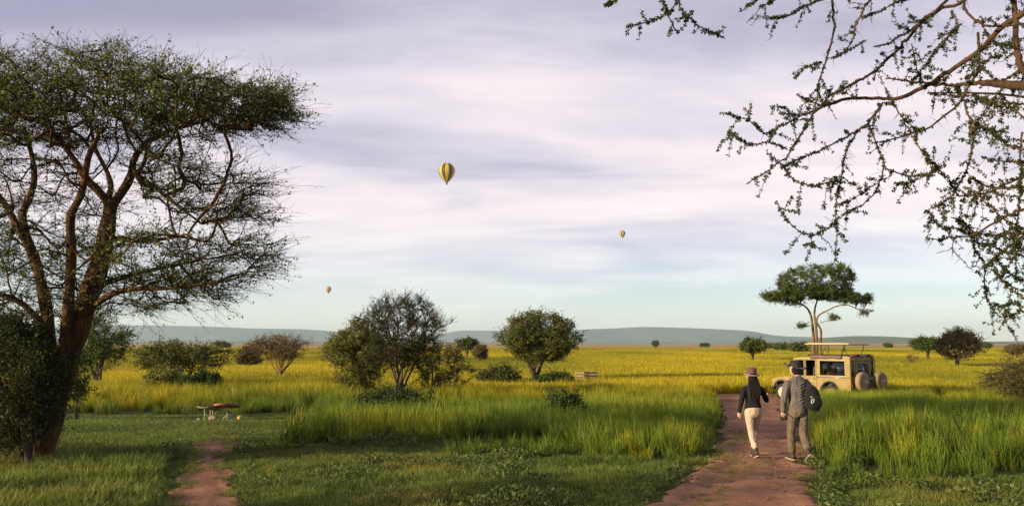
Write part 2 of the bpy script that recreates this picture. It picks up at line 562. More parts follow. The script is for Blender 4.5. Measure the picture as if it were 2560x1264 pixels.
def dirt():
    m, n = new_mat('red_dirt')
    pos = n.n('ShaderNodeNewGeometry').outputs['Position']
    n1 = n.n('ShaderNodeTexNoise', {'Vector': pos, 'Scale': 0.9, 'Detail': 8, 'Roughness': 0.65}).outputs[0]
    n2 = n.n('ShaderNodeTexNoise', {'Vector': pos, 'Scale': 14, 'Detail': 6, 'Roughness': 0.7}).outputs[0]
    c = n.ramp(n1, [(0.3, (0.15, 0.075, 0.045)), (0.5, (0.26, 0.130, 0.068)), (0.72, (0.37, 0.20, 0.11))])
    c = n.mix(0.28, c, n.ramp(n2, [(0.3, (0.07, 0.04, 0.028)), (0.6, (0.33, 0.17, 0.11))]))
    p = n.n('ShaderNodeBsdfPrincipled', {'Base Color': c, 'Roughness': 0.95, 'Specular IOR Level': 0.1})
    mp = n.n('ShaderNodeMapping', {0: pos, 3: (1, 1.6, 1)}).outputs[0]
    bz = n.n('ShaderNodeTexNoise', {'Vector': mp, 'Scale': 7, 'Detail': 9, 'Roughness': 0.75}).outputs[0]
    b = n.n('ShaderNodeBump', {'Height': bz, 'Strength': 0.55, 'Distance': 0.03})
    n.t.links.new(b.outputs[0], p.inputs['Normal'])
    n.n('ShaderNodeOutputMaterial', {0: p.outputs[0]})
    return m
M['dirt'] = dirt()
make_track('dirt_track', MAIN_ROWS, 'rutted red dirt track the two people walk along', 0.0, 1)
make_track('dirt_track', CROSS_ROWS, 'red dirt track the safari vehicle is parked on', -0.012, 2)
make_track('footpath', FOOT_ROWS, 'bare red earth footpath leading to the low table', 0.0, 3)

# ---------------------------------------------------------------- far hills
def hill(label, sky_px, D, depth, col, seed):
    rg = np.random.default_rng(seed)
    px = np.array([p[0] for p in sky_px], float); py = np.array([p[1] for p in sky_px], float)
    X = np.linspace(px[0], px[-1], 150)
    H = np.interp(X, px, py)
    k = np.ones(9) / 9
    H = np.convolve(np.pad(H, 4, 'edge'), k, 'valid')
    xw = (X - CX) / F * D
    hw = np.maximum(CAMZ + (HOR - H) / F * D, 0)
    cols = np.linspace(-1, 1, 25)
    prof = np.cos(cols * math.pi / 2) ** 1.3
    nz = rg.normal(0, 1, (150, 25))
    for _ in range(2):
        nz = (nz + np.roll(nz, 1, 0) + np.roll(nz, -1, 0) + np.roll(nz, 1, 1) + np.roll(nz, -1, 1)) / 5
    Z = hw[:, None] * prof[None] * (1 + 0.10 * nz * (1 - prof[None])) - 3.0
    Y = D + cols[None] * depth * (1 + 0.1 * np.sin(X / 90.0))[:, None]
    Xw = np.repeat(xw[:, None], 25, 1)
    V = np.stack([Xw, Y, Z], -1)
    i = np.arange(149)[:, None] * 25; j = np.arange(24)[None]
    q = np.stack([i + j, i + 25 + j, i + 26 + j, i + 1 + j], -1).reshape(-1, 4)
    mb = MB(); mb.add(V, q)
    o = mb.build('hill', M[col], smooth=True)
    tag(o, label, kind='structure')

def hill_mat(name, a, b, sc_):
    m, n = new_mat(name)
    pos = n.n('ShaderNodeNewGeometry').outputs['Position']
    nz = n.n('ShaderNodeTexNoise', {'Vector': pos, 'Scale': sc_, 'Detail': 7, 'Roughness': 0.65}).outputs[0]
    c = n.ramp(nz, [(0.38, a), (0.62, b)])
    p = n.n('ShaderNodeBsdfPrincipled', {'Base Color': c, 'Roughness': 1.0, 'Specular IOR Level': 0.0})
    n.n('ShaderNodeOutputMaterial', {0: p.outputs[0]})
    return m
M['hill_far'] = hill_mat('hill_far', (0.03, 0.05, 0.03), (0.09, 0.10, 0.06), 0.002)
M['hill_near'] = hill_mat('hill_near', (0.05, 0.075, 0.025), (0.13, 0.14, 0.04), 0.004)
hill('long low hazy blue hill range above the plain', [(-700, 850), (-500, 835), (-200, 822), (100, 815), (330, 812), (520, 815), (620, 820), (780, 822), (860, 830), (960, 842), (1060, 856)], 13500, 1500, 'hill_far', 11)
hill('faint low rise between the hazy hill ranges', [(1020, 858), (1080, 838), (1150, 825), (1260, 826), (1330, 830), (1420, 838), (1480, 856)], 15500, 1200, 'hill_far', 12)
hill('hazy blue hill with a long flat top and sloping shoulder', [(1300, 857), (1380, 832), (1450, 823), (1530, 820), (1610, 816), (1720, 819), (1790, 822), (1870, 826), (1910, 836), (1960, 840), (2040, 842), (2110, 857)], 13000, 1400, 'hill_far', 13)
hill('low green hill rising from the plain behind the vehicle', [(1930, 857), (2000, 852), (2060, 843), (2130, 838), (2200, 839), (2280, 844), (2360, 850), (2450, 857)], 6500, 900, 'hill_near', 14)
hill('pale tan swell of the plain at the horizon', [(-900, 856), (200, 851), (700, 851), (1300, 855), (1800, 855), (2400, 852), (3300, 850), (3700, 856)], 9000, 1500, 'hill_near', 15)

# ---------------------------------------------------------------- trees: limbs drawn, branches grown to a cloud of points, then twigs and leaves
def grow(limbs, cloud, rng, bf=0.35, tip=0.006, power=2.3):
    """limbs: list of (pts, r0, r1). returns limb tubes, branch edges (4-point curves) and tips"""
    nodes, path, lim = [], [], []
    tubes = []
    for pts, r0, r1 in limbs:
        pts = np.asarray(pts, float)
        ln = np.linalg.norm(np.diff(pts, axis=0), axis=1).sum()
        k = max(4, int(ln / 0.22))
        P = resample(pts, k)
        t = np.linspace(0, 1, k)
        rr = r0 * (1 - t) + r1 * t
        tubes.append((P, rr))
        for p, r_, s in zip(P, rr, t):
            if s > 0.28:
                nodes.append(p); lim.append(r_); path.append(s * ln)
    n0 = len(nodes)
    pos = np.vstack([np.array(nodes), cloud])
    Nn = len(pos)
    parent = np.full(Nn, -1)
    plen = np.zeros(Nn); plen[:n0] = np.array(path) * 0.5
    intree = np.zeros(Nn, bool); intree[:n0] = True
    cand = np.arange(n0, Nn)
    D = np.linalg.norm(pos[cand][:, None] - pos[:n0][None], axis=2)
    cost = D + bf * plen[:n0][None]
    bp = np.argmin(cost, 1)
    bc = cost[np.arange(len(cand)), bp]
    alive = np.ones(len(cand), bool)
    order = []
    P_c = pos[cand]
    for _ in range(len(cand)):
        i = int(np.argmin(np.where(alive, bc, 1e9)))
        c = cand[i]; alive[i] = False
        parent[c] = bp[i]
        plen[c] = plen[bp[i]] + np.linalg.norm(pos[c] - pos[bp[i]])
        order.append(c)
        d = np.linalg.norm(P_c - pos[c], axis=1) + bf * plen[c]
        upd = alive & (d < bc)
        bc[upd] = d[upd]; bp[upd] = c
    acc = np.full(Nn, tip ** power)
    kids = np.zeros(Nn, int)
    for c in reversed(order):
        acc[parent[c]] += acc[c]; kids[parent[c]] += 1
    rad = acc ** (1 / power)
    ch = np.array(order)
    pa = parent[ch]
    dirn = np.zeros((Nn, 3))
    for c in order:
        dirn[c] = pos[c] - pos[parent[c]]
    dirn = unit(dirn)
    p0 = pos[pa]; p3 = pos[ch]
    ln = np.linalg.norm(p3 - p0, axis=1, keepdims=True)
    d0 = np.where((pa >= n0)[:, None], dirn[pa], unit(p3 - p0))
    jit = rng.normal(0, 0.06, (len(ch), 2, 3)) * ln[:, None]
    c1 = p0 + d0 * ln * 0.33 + jit[:, 0]
    c2 = p3 - unit(p3 - p0) * ln * 0.33 + jit[:, 1]
    ts = np.array([0, 0.25, 0.5, 0.75, 1.0])[None, :, None]
    E = (1 - ts) ** 3 * p0[:, None] + 3 * (1 - ts) ** 2 * ts * c1[:, None] + 3 * (1 - ts) * ts ** 2 * c2[:, None] + ts ** 3 * p3[:, None]
    rp = np.where(pa < n0, np.minimum(rad[ch] * 1.15, np.concatenate([lim, np.zeros(Nn - n0)])[pa] if n0 else 1), np.minimum(rad[pa], rad[ch] * 1.5))
    er = rp[:, None] * (1 - ts[:, :, 0]) + rad[ch][:, None] * ts[:, :, 0]
    return tubes, E, er, dirn[ch], kids[ch]


def ellipsoid_pts(rng, c, r, n, shell=0.0, flat_bottom=None):
    out = []
    while len(out) < n:
        p = rng.uniform(-1, 1, 3)
        q = np.linalg.norm(p)
        if q > 1 or q < shell: continue
        if flat_bottom is not None and p[2] < flat_bottom: continue
        out.append(np.asarray(c) + p * np.asarray(r))
    return np.array(out)


def twigs_from(rng, starts, dirs, n_each, length, up=0.15, spread=0.8, K=4, flat=0.75, outward=None):
    if outward is not None:
        o_ = starts - np.asarray(outward); o_[:, 2] = 0; dirs = unit(dirs * np.array([1, 1, 0.5]) + 0.7 * unit(o_))
    S = np.repeat(starts, n_each, 0); Dd = np.repeat(dirs, n_each, 0)
    Nn = len(S)
    d = unit(Dd + rng.normal(0, spread, (Nn, 3)) * np.array([1, 1, flat]) + np.array([0, 0, up]))
    L = length * rng.uniform(0.45, 1.25, Nn)
    bend = rng.normal(0, 0.30, (Nn, 3)) * np.array([1, 1, flat]) + np.array([0, 0, up * 0.5])
    t = np.linspace(0, 1, K)[None, :, None]
    P = S[:, None] + d[:, None] * L[:, None, None] * t + bend[:, None] * L[:, None, None] * t ** 2
    P[:, 1:-1] += rng.normal(0, 0.035, (Nn, K - 2, 3)) * L[:, None, None]
    return P


def leaves(mb, rng, C, size, var_mid=0.5, aspect=0.5, up=None, vspread=0.25):
    Nn = len(C)
    a = unit(rng.normal(0, 1, (Nn, 3)))
    b = unit(np.cross(a, rng.normal(0, 1, (Nn, 3))))
    s = size * rng.uniform(0.55, 1.3, Nn)[:, None]
    V = np.stack([C - a * s * 0.5, C + b * s * 0.5 * aspect, C + a * s * 0.5, C - b * s * 0.5 * aspect], 1).reshape(-1, 3)
    q = np.arange(Nn * 4).reshape(-1, 4)
    var = np.clip(var_mid + rng.normal(0, vspread, Nn), 0, 1)
    mb.add(V, q, var=np.repeat(var, 4))


def make_tree(name, label, cat, base, limbs, cloud, seed, bark='bark_dark', twig='twig_dark', leaf='leaf_acacia',
              n_twig=5, twig_len=0.4, twig_r=0.004, n_leaf=6, leaf_size=0.06, tip=0.006, bf=0.35, group=None, up=0.15,
              spread=0.8, var=0.5, leaf_along=True, sub=0, flat=0.75, outward=None, rtw=3, crown_name='crown', leaf_fn=None):
    rng = np.random.default_rng(seed)
    base = np.asarray(base, float)
    tubes, E, er, dr, kids = grow(limbs, cloud, rng, bf, tip)
    root = empty(name, base, 0, label, cat, group)
    if n_leaf >= 4 and name not in ('thorn_acacia', 'distant_tree'):
        n_leaf = int(n_leaf * 1.8); leaf_size *= 1.22
    mb = MB()
    for P, rr in tubes:
        wob = 1 + 0.08 * np.sin(np.arange(len(P)) * 1.7 + seed)
        mb.tube(P - base, rr * wob, 10, cap=False)
    big = er[:, 0] > 0.018
    if big.any():
        v_, q_ = tube_batch(E[big] - base, er[big], 6); mb.add(v_, q_)
    mb.build('trunk', M[bark], root, smooth=True)
    mt = MB()
    if (~big).any():
        v_, q_ = tube_batch(E[~big] - base, er[~big], 4); mt.add(v_, q_)
    S = np.concatenate([E[:, 4], E[:, 2]]); Dd = np.concatenate([dr, dr])
    T = twigs_from(rng, S, Dd, n_twig, twig_len, up, spread, 5 if sub else 4, flat, outward)
    tr = np.linspace(1, 0.45, T.shape[1])[None] * twig_r * rng.uniform(0.7, 1.3, (len(T), 1))
    v_, q_ = tube_batch(T - base, tr, rtw); mt.add(v_, q_)
    allT = T
    if sub:
        S2 = T[:, 2]; D2 = unit(T[:, 3] - T[:, 1])
        T2 = twigs_from(rng, S2, D2, sub, twig_len * 0.55, up, 0.6, 3, flat)
        tr2 = np.linspace(1, 0.5, 3)[None] * twig_r * 0.7 * np.ones((len(T2), 1))
        v_, q_ = tube_batch(T2 - base, tr2, 3); mt.add(v_, q_)
    mt.build('branches', M[twig], root, smooth=True)
    if n_leaf:
        ml = MB()
        k = rng.uniform(0.25, 1.0, (len(T), n_leaf))
        idx = k * (T.shape[1] - 1); i0 = np.minimum(idx.astype(int), T.shape[1] - 2); f = (idx - i0)[..., None]
        ar = np.arange(len(T))[:, None]
        C = T[ar, i0] * (1 - f) + T[ar, i0 + 1] * f
        C = C.reshape(-1, 3) + rng.normal(0, leaf_size * 0.5, (len(T) * n_leaf, 3))
        # clumps differ in tone
        ph = np.sin(C[:, 0] * 2.1 + seed) + np.sin(C[:, 1] * 1.9 + 1.0) + np.sin(C[:, 2] * 2.7 + 2.0)
        keep = rng.uniform(0, 1, len(C)) < np.clip(0.72 + 0.22 * ph, 0.1, 1)
        if leaf_fn is not None:
            keep &= rng.uniform(0, 1, len(C)) < leaf_fn(C)
        leaves(ml, rng, (C - base)[keep], leaf_size, var)
        ml.build(crown_name, M[leaf], root, attr='var')
    return root


# ---- the big thorn acacia on the left
AD = 16.7
ABASE = gpt(95, 1150)
def apt(px, py, dd=0.0):
    p = at(px, py, AD + dd)
    return p
def alimb(pts, dd0, dd1, r0, r1):
    n = len(pts)
    return ([apt(p[0], p[1], dd0 + (dd1 - dd0) * i / (n - 1)) for i, p in enumerate(pts)], r0, r1)
rngA = np.random.default_rng(5)
alimbs = [
    alimb([(88, 1165), (105, 1090), (135, 1000), (165, 900), (190, 830), (222, 740), (252, 650), (268, 570), (277, 515)], 0, 0.1, 0.31, 0.125),
    alimb([(277, 515), (300, 487), (328, 440), (336, 395), (372, 352), (430, 325), (520, 300)], 0.1, 1.0, 0.10, 0.035),
    alimb([(277, 520), (255, 486), (218, 450), (190, 405), (150, 352), (100, 300)], 0.1, -0.6, 0.095, 0.035),
    alimb([(270, 500), (278, 468), (266, 425), (238, 370), (225, 300)], 0.1, 1.4, 0.06, 0.03),
    alimb([(150, 950), (163, 850), (173, 740), (178, 640), (176, 560), (180, 530), (203, 486), (213, 440), (225, 380), (260, 320)], -0.1, -1.0, 0.115, 0.04),
    alimb([(105, 1040), (122, 920), (122, 820), (108, 730), (88, 650), (66, 590), (56, 540), (74, 492), (86, 450), (80, 390), (60, 320)], 0.1, 1.2, 0.135, 0.04),
    alimb([(88, 650), (45, 570), (10, 505), (-40, 450), (-100, 380)], 0.5, 0.2, 0.075, 0.04),
    alimb([(222, 745), (262, 708), (320, 690), (400, 670), (500, 650)], 0.0, 0.8, 0.07, 0.025),
    alimb([(200, 800), (260, 745), (330, 722), (430, 720), (540, 705)], 0.0, -0.8, 0.07, 0.025),
    alimb([(333, 430), (390, 470), (440, 510), (505, 560)], 0.2, 0.3, 0.05, 0.02),
    alimb([(120, 830), (70, 770), (20, 740), (-60, 720)], 0.2, -0.4, 0.08, 0.03),
    alimb([(268, 590), (320, 600), (390, 600), (470, 585)], 0.1, -1.2, 0.05, 0.02),
]
def slab(n, px0, px1, top, bot, dep, rng, dens=None):
    out = []
    while len(out) < n:
        px = rng.uniform(px0, px1)
        t = np.interp(px, [q[0] for q in top], [q[1] for q in top]); b = np.interp(px, [q[0] for q in bot], [q[1] for q in bot])
        py = t + (b - t) * rng.beta(1.3, 1.2)
        dd = rng.normal(0, dep) 
        # round plan: the crown is shallower near its ends
        m_ = (px - 0.5 * (px0 + px1)) / (0.5 * (px1 - px0))
        lim = 3.1 * math.sqrt(max(0.05, 1 - m_ * m_))
        if abs(dd) > lim: continue
        out.append(apt(px, py, dd))
    return np.array(out)
acloud = np.vstack([
    slab(860, -330, 725, [(-330, 150), (0, 125), (350, 125), (480, 180), (620, 208), (735, 228)], [(-330, 370), (200, 370), (420, 350), (600, 330), (700, 320), (735, 290)], 1.7, rngA),
    slab(150, 330, 665, [(330, 350), (560, 400), (650, 440)], [(330, 480), (480, 560), (650, 560)], 1.2, rngA),
    slab(400, -150, 690, [(-150, 540), (200, 560), (480, 560), (660, 600)], [(-150, 780), (200, 800), (400, 770), (560, 760), (660, 690)], 1.6, rngA),
    slab(120, -200, 300, [(-200, 380), (300, 380)], [(-200, 560), (300, 560)], 1.6, rngA),
])
big_acacia = make_tree('thorn_acacia', 'tall spreading thorn acacia with several dark stems and a twiggy flat crown', 'tree', ABASE, alimbs, acloud, 21,
          bark='bark_acacia', twig='twig_dark', leaf='leaf_acacia', n_twig=4, twig_len=0.55, twig_r=0.0046, n_leaf=11, leaf_size=0.056,
          tip=0.0070, bf=0.22, up=0.06, spread=0.55, var=0.55, sub=1, flat=0.42, outward=ABASE + np.array([1.0, 0, 0]),
          leaf_fn=lambda C: np.clip(0.25 + 0.75 * np.exp(-((C[:, 2] - 6.8) / 1.1) ** 2) + 0.5 * np.exp(-((C[:, 2] - 3.6) / 0.7) ** 2), 0, 1))


def bush(name, label, cat, px, py_base, px0, px1, py_top, py_bot, seed, n=160, stems=6, base_r=0.05, depth=0.9, group=None, d=None,
         top_shape=None, stem_h=0.0, **kw):
    """a shrub or small tree standing on the ground; size taken from the photo at the ground's distance"""
    rng = np.random.default_rng(seed)
    if d is None:
        b = gpt(px, py_base)
    else:
        x = (px - CX) / F * d
        b = np.array([x, d, float(gz(x, d))])
    D = b[1]
    k = D / F
    xl, xr = (px0 - CX) * k, (px1 - CX) * k
    zt = at(px, py_top, D)[2]; zb = max(at(px, py_bot, D)[2], b[2] + 0.05)
    cx_, hw = 0.5 * (xl + xr), 0.5 * (xr - xl)
    cz, hh = 0.5 * (zt + zb), 0.5 * (zt - zb)
    pts = []
    while len(pts) < n:
        p = rng.uniform(-1, 1, 3)
        q = np.linalg.norm(p * np.array([1, 1, 0.96]))
        if q > 1 or (q < 0.45 and rng.uniform() < 0.55): continue
        if top_shape is not None and not top_shape(p, rng): continue
        lump = 0.84 + 0.26 * math.sin(5 * math.atan2(p[1], p[0]) + seed) * math.cos(3 * p[2] + seed)
        pts.append((cx_ + p[0] * hw * lump, D + p[1] * hw * depth * lump, cz + p[2] * hh))
    pts = np.array(pts)
    limbs = []
    for s in range(stems):
        a = rng.uniform(0, 2 * math.pi); rr = rng.uniform(0.15, 0.6)
        tx = cx_ + math.cos(a) * hw * rr; ty = D + math.sin(a) * hw * depth * rr; tz = cz + hh * rng.uniform(-0.3, 0.4)
        off = rng.normal(0, 0.06 * min(1, hw), 2) if stems > 1 else (0, 0)
        bx, by = b[0] + off[0], b[1] + off[1]
        mid = (bx * 0.55 + tx * 0.45 + rng.normal(0, 0.08 * hw), by * 0.55 + ty * 0.45, b[2] + (tz - b[2]) * (0.55 + 0.25 * stem_h))
        q1 = (bx * 0.85 + tx * 0.15, by * 0.85 + ty * 0.15, b[2] + (tz - b[2]) * (0.25 + 0.3 * stem_h))
        limbs.append(([(bx, by, b[2] - 0.1), q1, mid, (tx, ty, tz)], base_r * rng.uniform(0.7, 1.2), base_r * 0.35))
    return make_tree(name, label, cat, b, limbs, pts, seed, group=group, **kw)


flat = lambda p, rng: (p[2] > -0.15) or rng.uniform() < 0.25
ups = lambda p, rng: abs(p[0]) < 0.35 + 0.65 * (p[2] + 1) / 2 + 0.1

# creeper-covered shrub round the foot of the acacia
bush('climbing_shrub', 'dark tangled creeper shrub swallowing the foot of the thorn acacia', 'shrub', 70, 1172, -120, 190, 790, 1120, 31, n=300, stems=7,
     base_r=0.04, leaf='leaf_acacia', n_twig=5, twig_len=0.4, n_leaf=7, leaf_size=0.042, var=0.02, depth=0.85, sub=1)
bush('climbing_shrub', 'small leafy shrub at the right edge of the acacia trunk beside the clearing', 'shrub', 190, 1050, 150, 250, 890, 1010, 32, n=70, stems=5,
     base_r=0.02, leaf='leaf_green', n_twig=4, twig_len=0.35, n_leaf=8, leaf_size=0.06, var=0.5, twig='twig_dark')
# trees behind the clearing
bush('acacia_tree', 'dark layered acacia partly hidden behind the big thorn acacia trunk', 'tree', 245, 975, 150, 350, 788, 920, 33, n=190, stems=4, base_r=0.10,
     leaf='leaf_acacia', n_twig=4, twig_len=0.5, n_leaf=8, leaf_size=0.09, twig_r=0.007, var=0.4, tip=0.009)
bush('flat_acacia', 'low flat-topped acacia with layered olive foliage above a green bush', 'tree', 458, 982, 325, 590, 862, 925, 34, n=230, stems=7, base_r=0.06, flat=0.3, sub=1,
     leaf='leaf_olive', n_twig=4, twig_len=0.6, n_leaf=5, leaf_size=0.09, twig_r=0.006, var=0.35, tip=0.008, up=0.02)
bush('green_bush', 'round yellow-green leafy bush under the low flat-topped acacia', 'bush', 425, 992, 365, 480, 915, 988, 35, n=110, stems=6, base_r=0.03,
     leaf='leaf_olive', n_twig=4, twig_len=0.3, n_leaf=12, leaf_size=0.09, var=0.75)
bush('green_bush', 'dark low bush beside the yellow-green bush in tall grass', 'bush', 500, 996, 455, 560, 932, 992, 36, n=110, stems=6, base_r=0.03,
     leaf='leaf_green', n_twig=4, twig_len=0.3, n_leaf=12, leaf_size=0.09, var=0.2)
bush('bare_acacia', 'brownish thin-leaved acacia with a fan of pale stems rising from one point', 'tree', 700, 950, 610, 792, 838, 902, 37, n=200, stems=11, base_r=0.075, flat=0.5,
     leaf='leaf_brown', twig='twig_brown', bark='bark_pale', n_twig=4, twig_len=0.55, n_leaf=3, leaf_size=0.11, twig_r=0.008, tip=0.012, var=0.45, top_shape=ups, sub=1)
bush('small_tree', 'small round dark brown tree beyond the fan-stemmed acacia', 'tree', 625, 918, 592, 662, 868, 912, 38, n=90, stems=4, base_r=0.08,
     leaf='leaf_brown', twig='twig_dark', n_twig=4, twig_len=0.5, n_leaf=9, leaf_size=0.16, twig_r=0.01, tip=0.012, var=0.15)
bush('small_tree', 'rusty brown bush showing behind the olive shrub', 'tree', 838, 925, 803, 875, 852, 910, 39, n=90, stems=4, base_r=0.08,
     leaf='leaf_brown', twig='twig_brown', n_twig=4, twig_len=0.5, n_leaf=9, leaf_size=0.15, twig_r=0.01, tip=0.012, var=0.45)
# the group in the middle
bush('thorn_bush', 'tall bare dark thorn bush with upswept leafless twigs', 'bush', 1000, 1012, 880, 1135, 742, 930, 40, n=330, stems=12, base_r=0.06,
     leaf='leaf_acacia', twig='twig_dark', n_twig=4, twig_len=0.42, n_leaf=5, leaf_size=0.05, twig_r=0.0085, tip=0.009, up=0.35, spread=0.6, var=0.2, top_shape=ups, sub=2)
bush('olive_shrub', 'dense olive green shrub against the left of the bare thorn bush', 'shrub', 900, 1002, 812, 985, 804, 975, 41, n=280, stems=9, base_r=0.045,
     leaf='leaf_olive', twig='twig_brown', n_twig=4, twig_len=0.35, n_leaf=10, leaf_size=0.075, var=0.5, tip=0.007, twig_r=0.006)
bush('olive_shrub', 'thin reddish-stemmed shrub leaning out right of the bare thorn bush', 'shrub', 1080, 998, 1030, 1190, 862, 985, 42, n=180, stems=9, base_r=0.04,
     leaf='leaf_olive', twig='twig_brown', n_twig=4, twig_len=0.35, n_leaf=4, leaf_size=0.07, var=0.4, tip=0.007, twig_r=0.006)
bush('fern_bush', 'low dark green spreading bush in front of the bare thorn bush', 'bush', 985, 1040, 880, 1100, 975, 1040, 43, n=190, stems=8, base_r=0.02,
     leaf='leaf_green', twig='twig_dark', n_twig=4, twig_len=0.35, n_leaf=9, leaf_size=0.07, var=0.25, tip=0.005)
bush('round_acacia', 'leafy round-crowned acacia on a short dark trunk', 'tree', 1336, 962, 1232, 1462, 784, 908, 44, n=360, stems=7, base_r=0.13, stem_h=0.0,
     leaf='leaf_olive', twig='twig_dark', n_twig=4, twig_len=0.5, n_leaf=10, leaf_size=0.10, twig_r=0.008, tip=0.010, var=0.4)
bush('undergrowth_bush', 'dense low undergrowth left of the round-crowned acacia trunk', 'bush', 1240, 972, 1190, 1300, 918, 968, 45, n=110, stems=7, base_r=0.04,
     leaf='leaf_olive', n_twig=4, twig_len=0.4, n_leaf=10, leaf_size=0.10, var=0.25)
bush('undergrowth_bush', 'dark low undergrowth between the round-crowned acacia and the slatted crate', 'bush', 1385, 974, 1330, 1440, 938, 970, 46, n=110, stems=7, base_r=0.04,
     leaf='leaf_green', n_twig=4, twig_len=0.4, n_leaf=10, leaf_size=0.10, var=0.2)
bush('grass_bush', 'small dark green sapling standing in the tall grass of the meadow', 'bush', 1412, 1060, 1365, 1460, 980, 1052, 47, n=70, stems=5, base_r=0.015,
     leaf='leaf_green', n_twig=4, twig_len=0.3, n_leaf=9, leaf_size=0.06, var=0.3)
# far individual trees
bush('umbrella_tree', 'dark flat far acacia at the horizon between the thorn bush and the round acacia', 'tree', 1168, 882, 1142, 1198, 849, 868, 48, d=150, n=70, stems=3, base_r=0.14,
     leaf='leaf_acacia', n_twig=4, twig_len=0.7, n_leaf=9, leaf_size=0.25, twig_r=0.015, tip=0.02, var=0.2, up=0.02)
bush('small_tree', 'reddish brown round bush on the golden plain left of the round acacia', 'tree', 1202, 900, 1184, 1220, 866, 896, 49, d=120, n=60, stems=4, base_r=0.08,
     leaf='leaf_brown', twig='twig_brown', n_twig=4, twig_len=0.4, n_leaf=9, leaf_size=0.18, twig_r=0.012, tip=0.015, var=0.25)
bush('umbrella_tree', 'small dark acacia on the plain above the walking woman', 'tree', 1878, 896, 1848, 1908, 849, 878, 50, d=130, n=80, stems=3, base_r=0.13,
     leaf='leaf_acacia', n_twig=4, twig_len=0.7, n_leaf=9, leaf_size=0.22, twig_r=0.014, tip=0.018, var=0.3, up=0.02)
bush('umbrella_tree', 'green flat-crowned acacia just left of the brown bushy tree', 'tree', 2312, 895, 2272, 2350, 846, 872, 51, d=130, n=90, stems=2, base_r=0.15, stem_h=0.6,
     leaf='leaf_green', n_twig=4, twig_len=0.7, n_leaf=9, leaf_size=0.22, twig_r=0.014, tip=0.018, var=0.45, up=0.02, bark='bark_pale')
bush('brown_tree', 'brown windswept bushy tree standing alone on the golden plain', 'tree', 2392, 922, 2335, 2445, 828, 893, 52, n=230, stems=8, base_r=0.12,
     leaf='leaf_brown', twig='twig_brown', n_twig=4, twig_len=0.7, n_leaf=7, leaf_size=0.16, twig_r=0.012, tip=0.014, var=0.5)
bush('umbrella_tree', 'small flat-topped acacia on the plain above the spiny bush', 'tree', 2535, 897, 2498, 2570, 865, 882, 53, d=140, n=60, stems=2, base_r=0.12, stem_h=0.6,
     leaf='leaf_brown', n_twig=4, twig_len=0.6, n_leaf=9, leaf_size=0.22, twig_r=0.014, tip=0.018, var=0.3, up=0.02, bark='bark_pale')
bush('bare_bush', 'tiny pale leafless bush on the golden plain behind the vehicle', 'bush', 2275, 912, 2258, 2290, 886, 906, 54, d=105, n=30, stems=4, base_r=0.03,
     leaf='leaf_brown', twig='twig_brown', n_twig=3, twig_len=0.4, n_leaf=2, leaf_size=0.1, twig_r=0.01, tip=0.012)
bush('spiny_bush', 'spiny spreading bush reaching in over the tall grass beside the plain', 'bush', 2620, 1030, 2450, 2740, 890, 1000, 55, flat=0.4, sub=1, n=260, stems=9, base_r=0.05,
     leaf='leaf_olive', twig='twig_brown', n_twig=4, twig_len=0.55, n_leaf=5, leaf_size=0.07, twig_r=0.007, tip=0.008, up=0.0, var=0.4)
for i, (px, d, w_, h_) in enumerate([(1958, 330, 30, 7), (1994, 260, 26, 9), (1925, 420, 20, 5), (1637, 520, 7, 7), (1760, 620, 14, 4), (2215, 560, 10, 4), (2460, 480, 16, 5),
                                     (560, 420, 26, 8), (705, 520, 18, 6)]):
    y0 = HOR + F * (CAMZ + 0.45) / d
    bush('distant_tree', 'tiny dark tree far out on the plain near the horizon', 'tree', px, y0, px - w_, px + w_, y0 - h_ * 2.2, y0 - h_ * 0.6, 60 + i, d=d, n=60, stems=3, base_r=0.15,
         leaf='leaf_acacia', n_twig=3, twig_len=1.2, n_leaf=9, leaf_size=0.6, twig_r=0.03, tip=0.04, var=0.3, group='tiny trees out on the plain')

# ---- umbrella acacia behind the vehicle
UD = 85.0
def up_(px, py, dd=0.0): return at(px, py, UD + dd)
ub = up_(2042, 922); ub[2] = float(gz(ub[0], ub[1]))
ulimbs = []
for pts, dd, r0, r1 in [
    ([(2036, 930), (2034, 860), (2032, 820), (2026, 785), (2012, 765), (1980, 750)], 0.3, 0.165, 0.06),
    ([(2042, 930), (2042, 860), (2040, 815), (2036, 785), (2040, 760), (2050, 735)], 0.0, 0.16, 0.06),
    ([(2050, 930), (2052, 860), (2052, 825), (2042, 805), (2047, 788), (2070, 775), (2095, 764), (2120, 762)], -0.4, 0.12, 0.045),
    ([(2120, 762), (2145, 772), (2172, 782)], -0.4, 0.05, 0.03),
    ([(2034, 812), (2015, 815), (1998, 820)], 0.2, 0.04, 0.02),
    ([(2050, 806), (2075, 800), (2095, 795)], -0.3, 0.04, 0.02),
]:
    ulimbs.append(([up_(x, y, dd * i) for i, (x, y) in enumerate(pts)], r0, r1))
ru = np.random.default_rng(77)
def uslab(n, px0, px1, top, bot, dep):
    out = []
    while len(out) < n:
        px = ru.uniform(px0, px1)
        t = np.interp(px, *zip(*top)); b_ = np.interp(px, *zip(*bot))
        m_ = (px - 0.5 * (px0 + px1)) / (0.5 * (px1 - px0))
        dd = ru.uniform(-1, 1) * dep * math.sqrt(max(0.05, 1 - m_ * m_))
        out.append(up_(px, t + (b_ - t) * ru.uniform(), dd))
    return np.array(out)
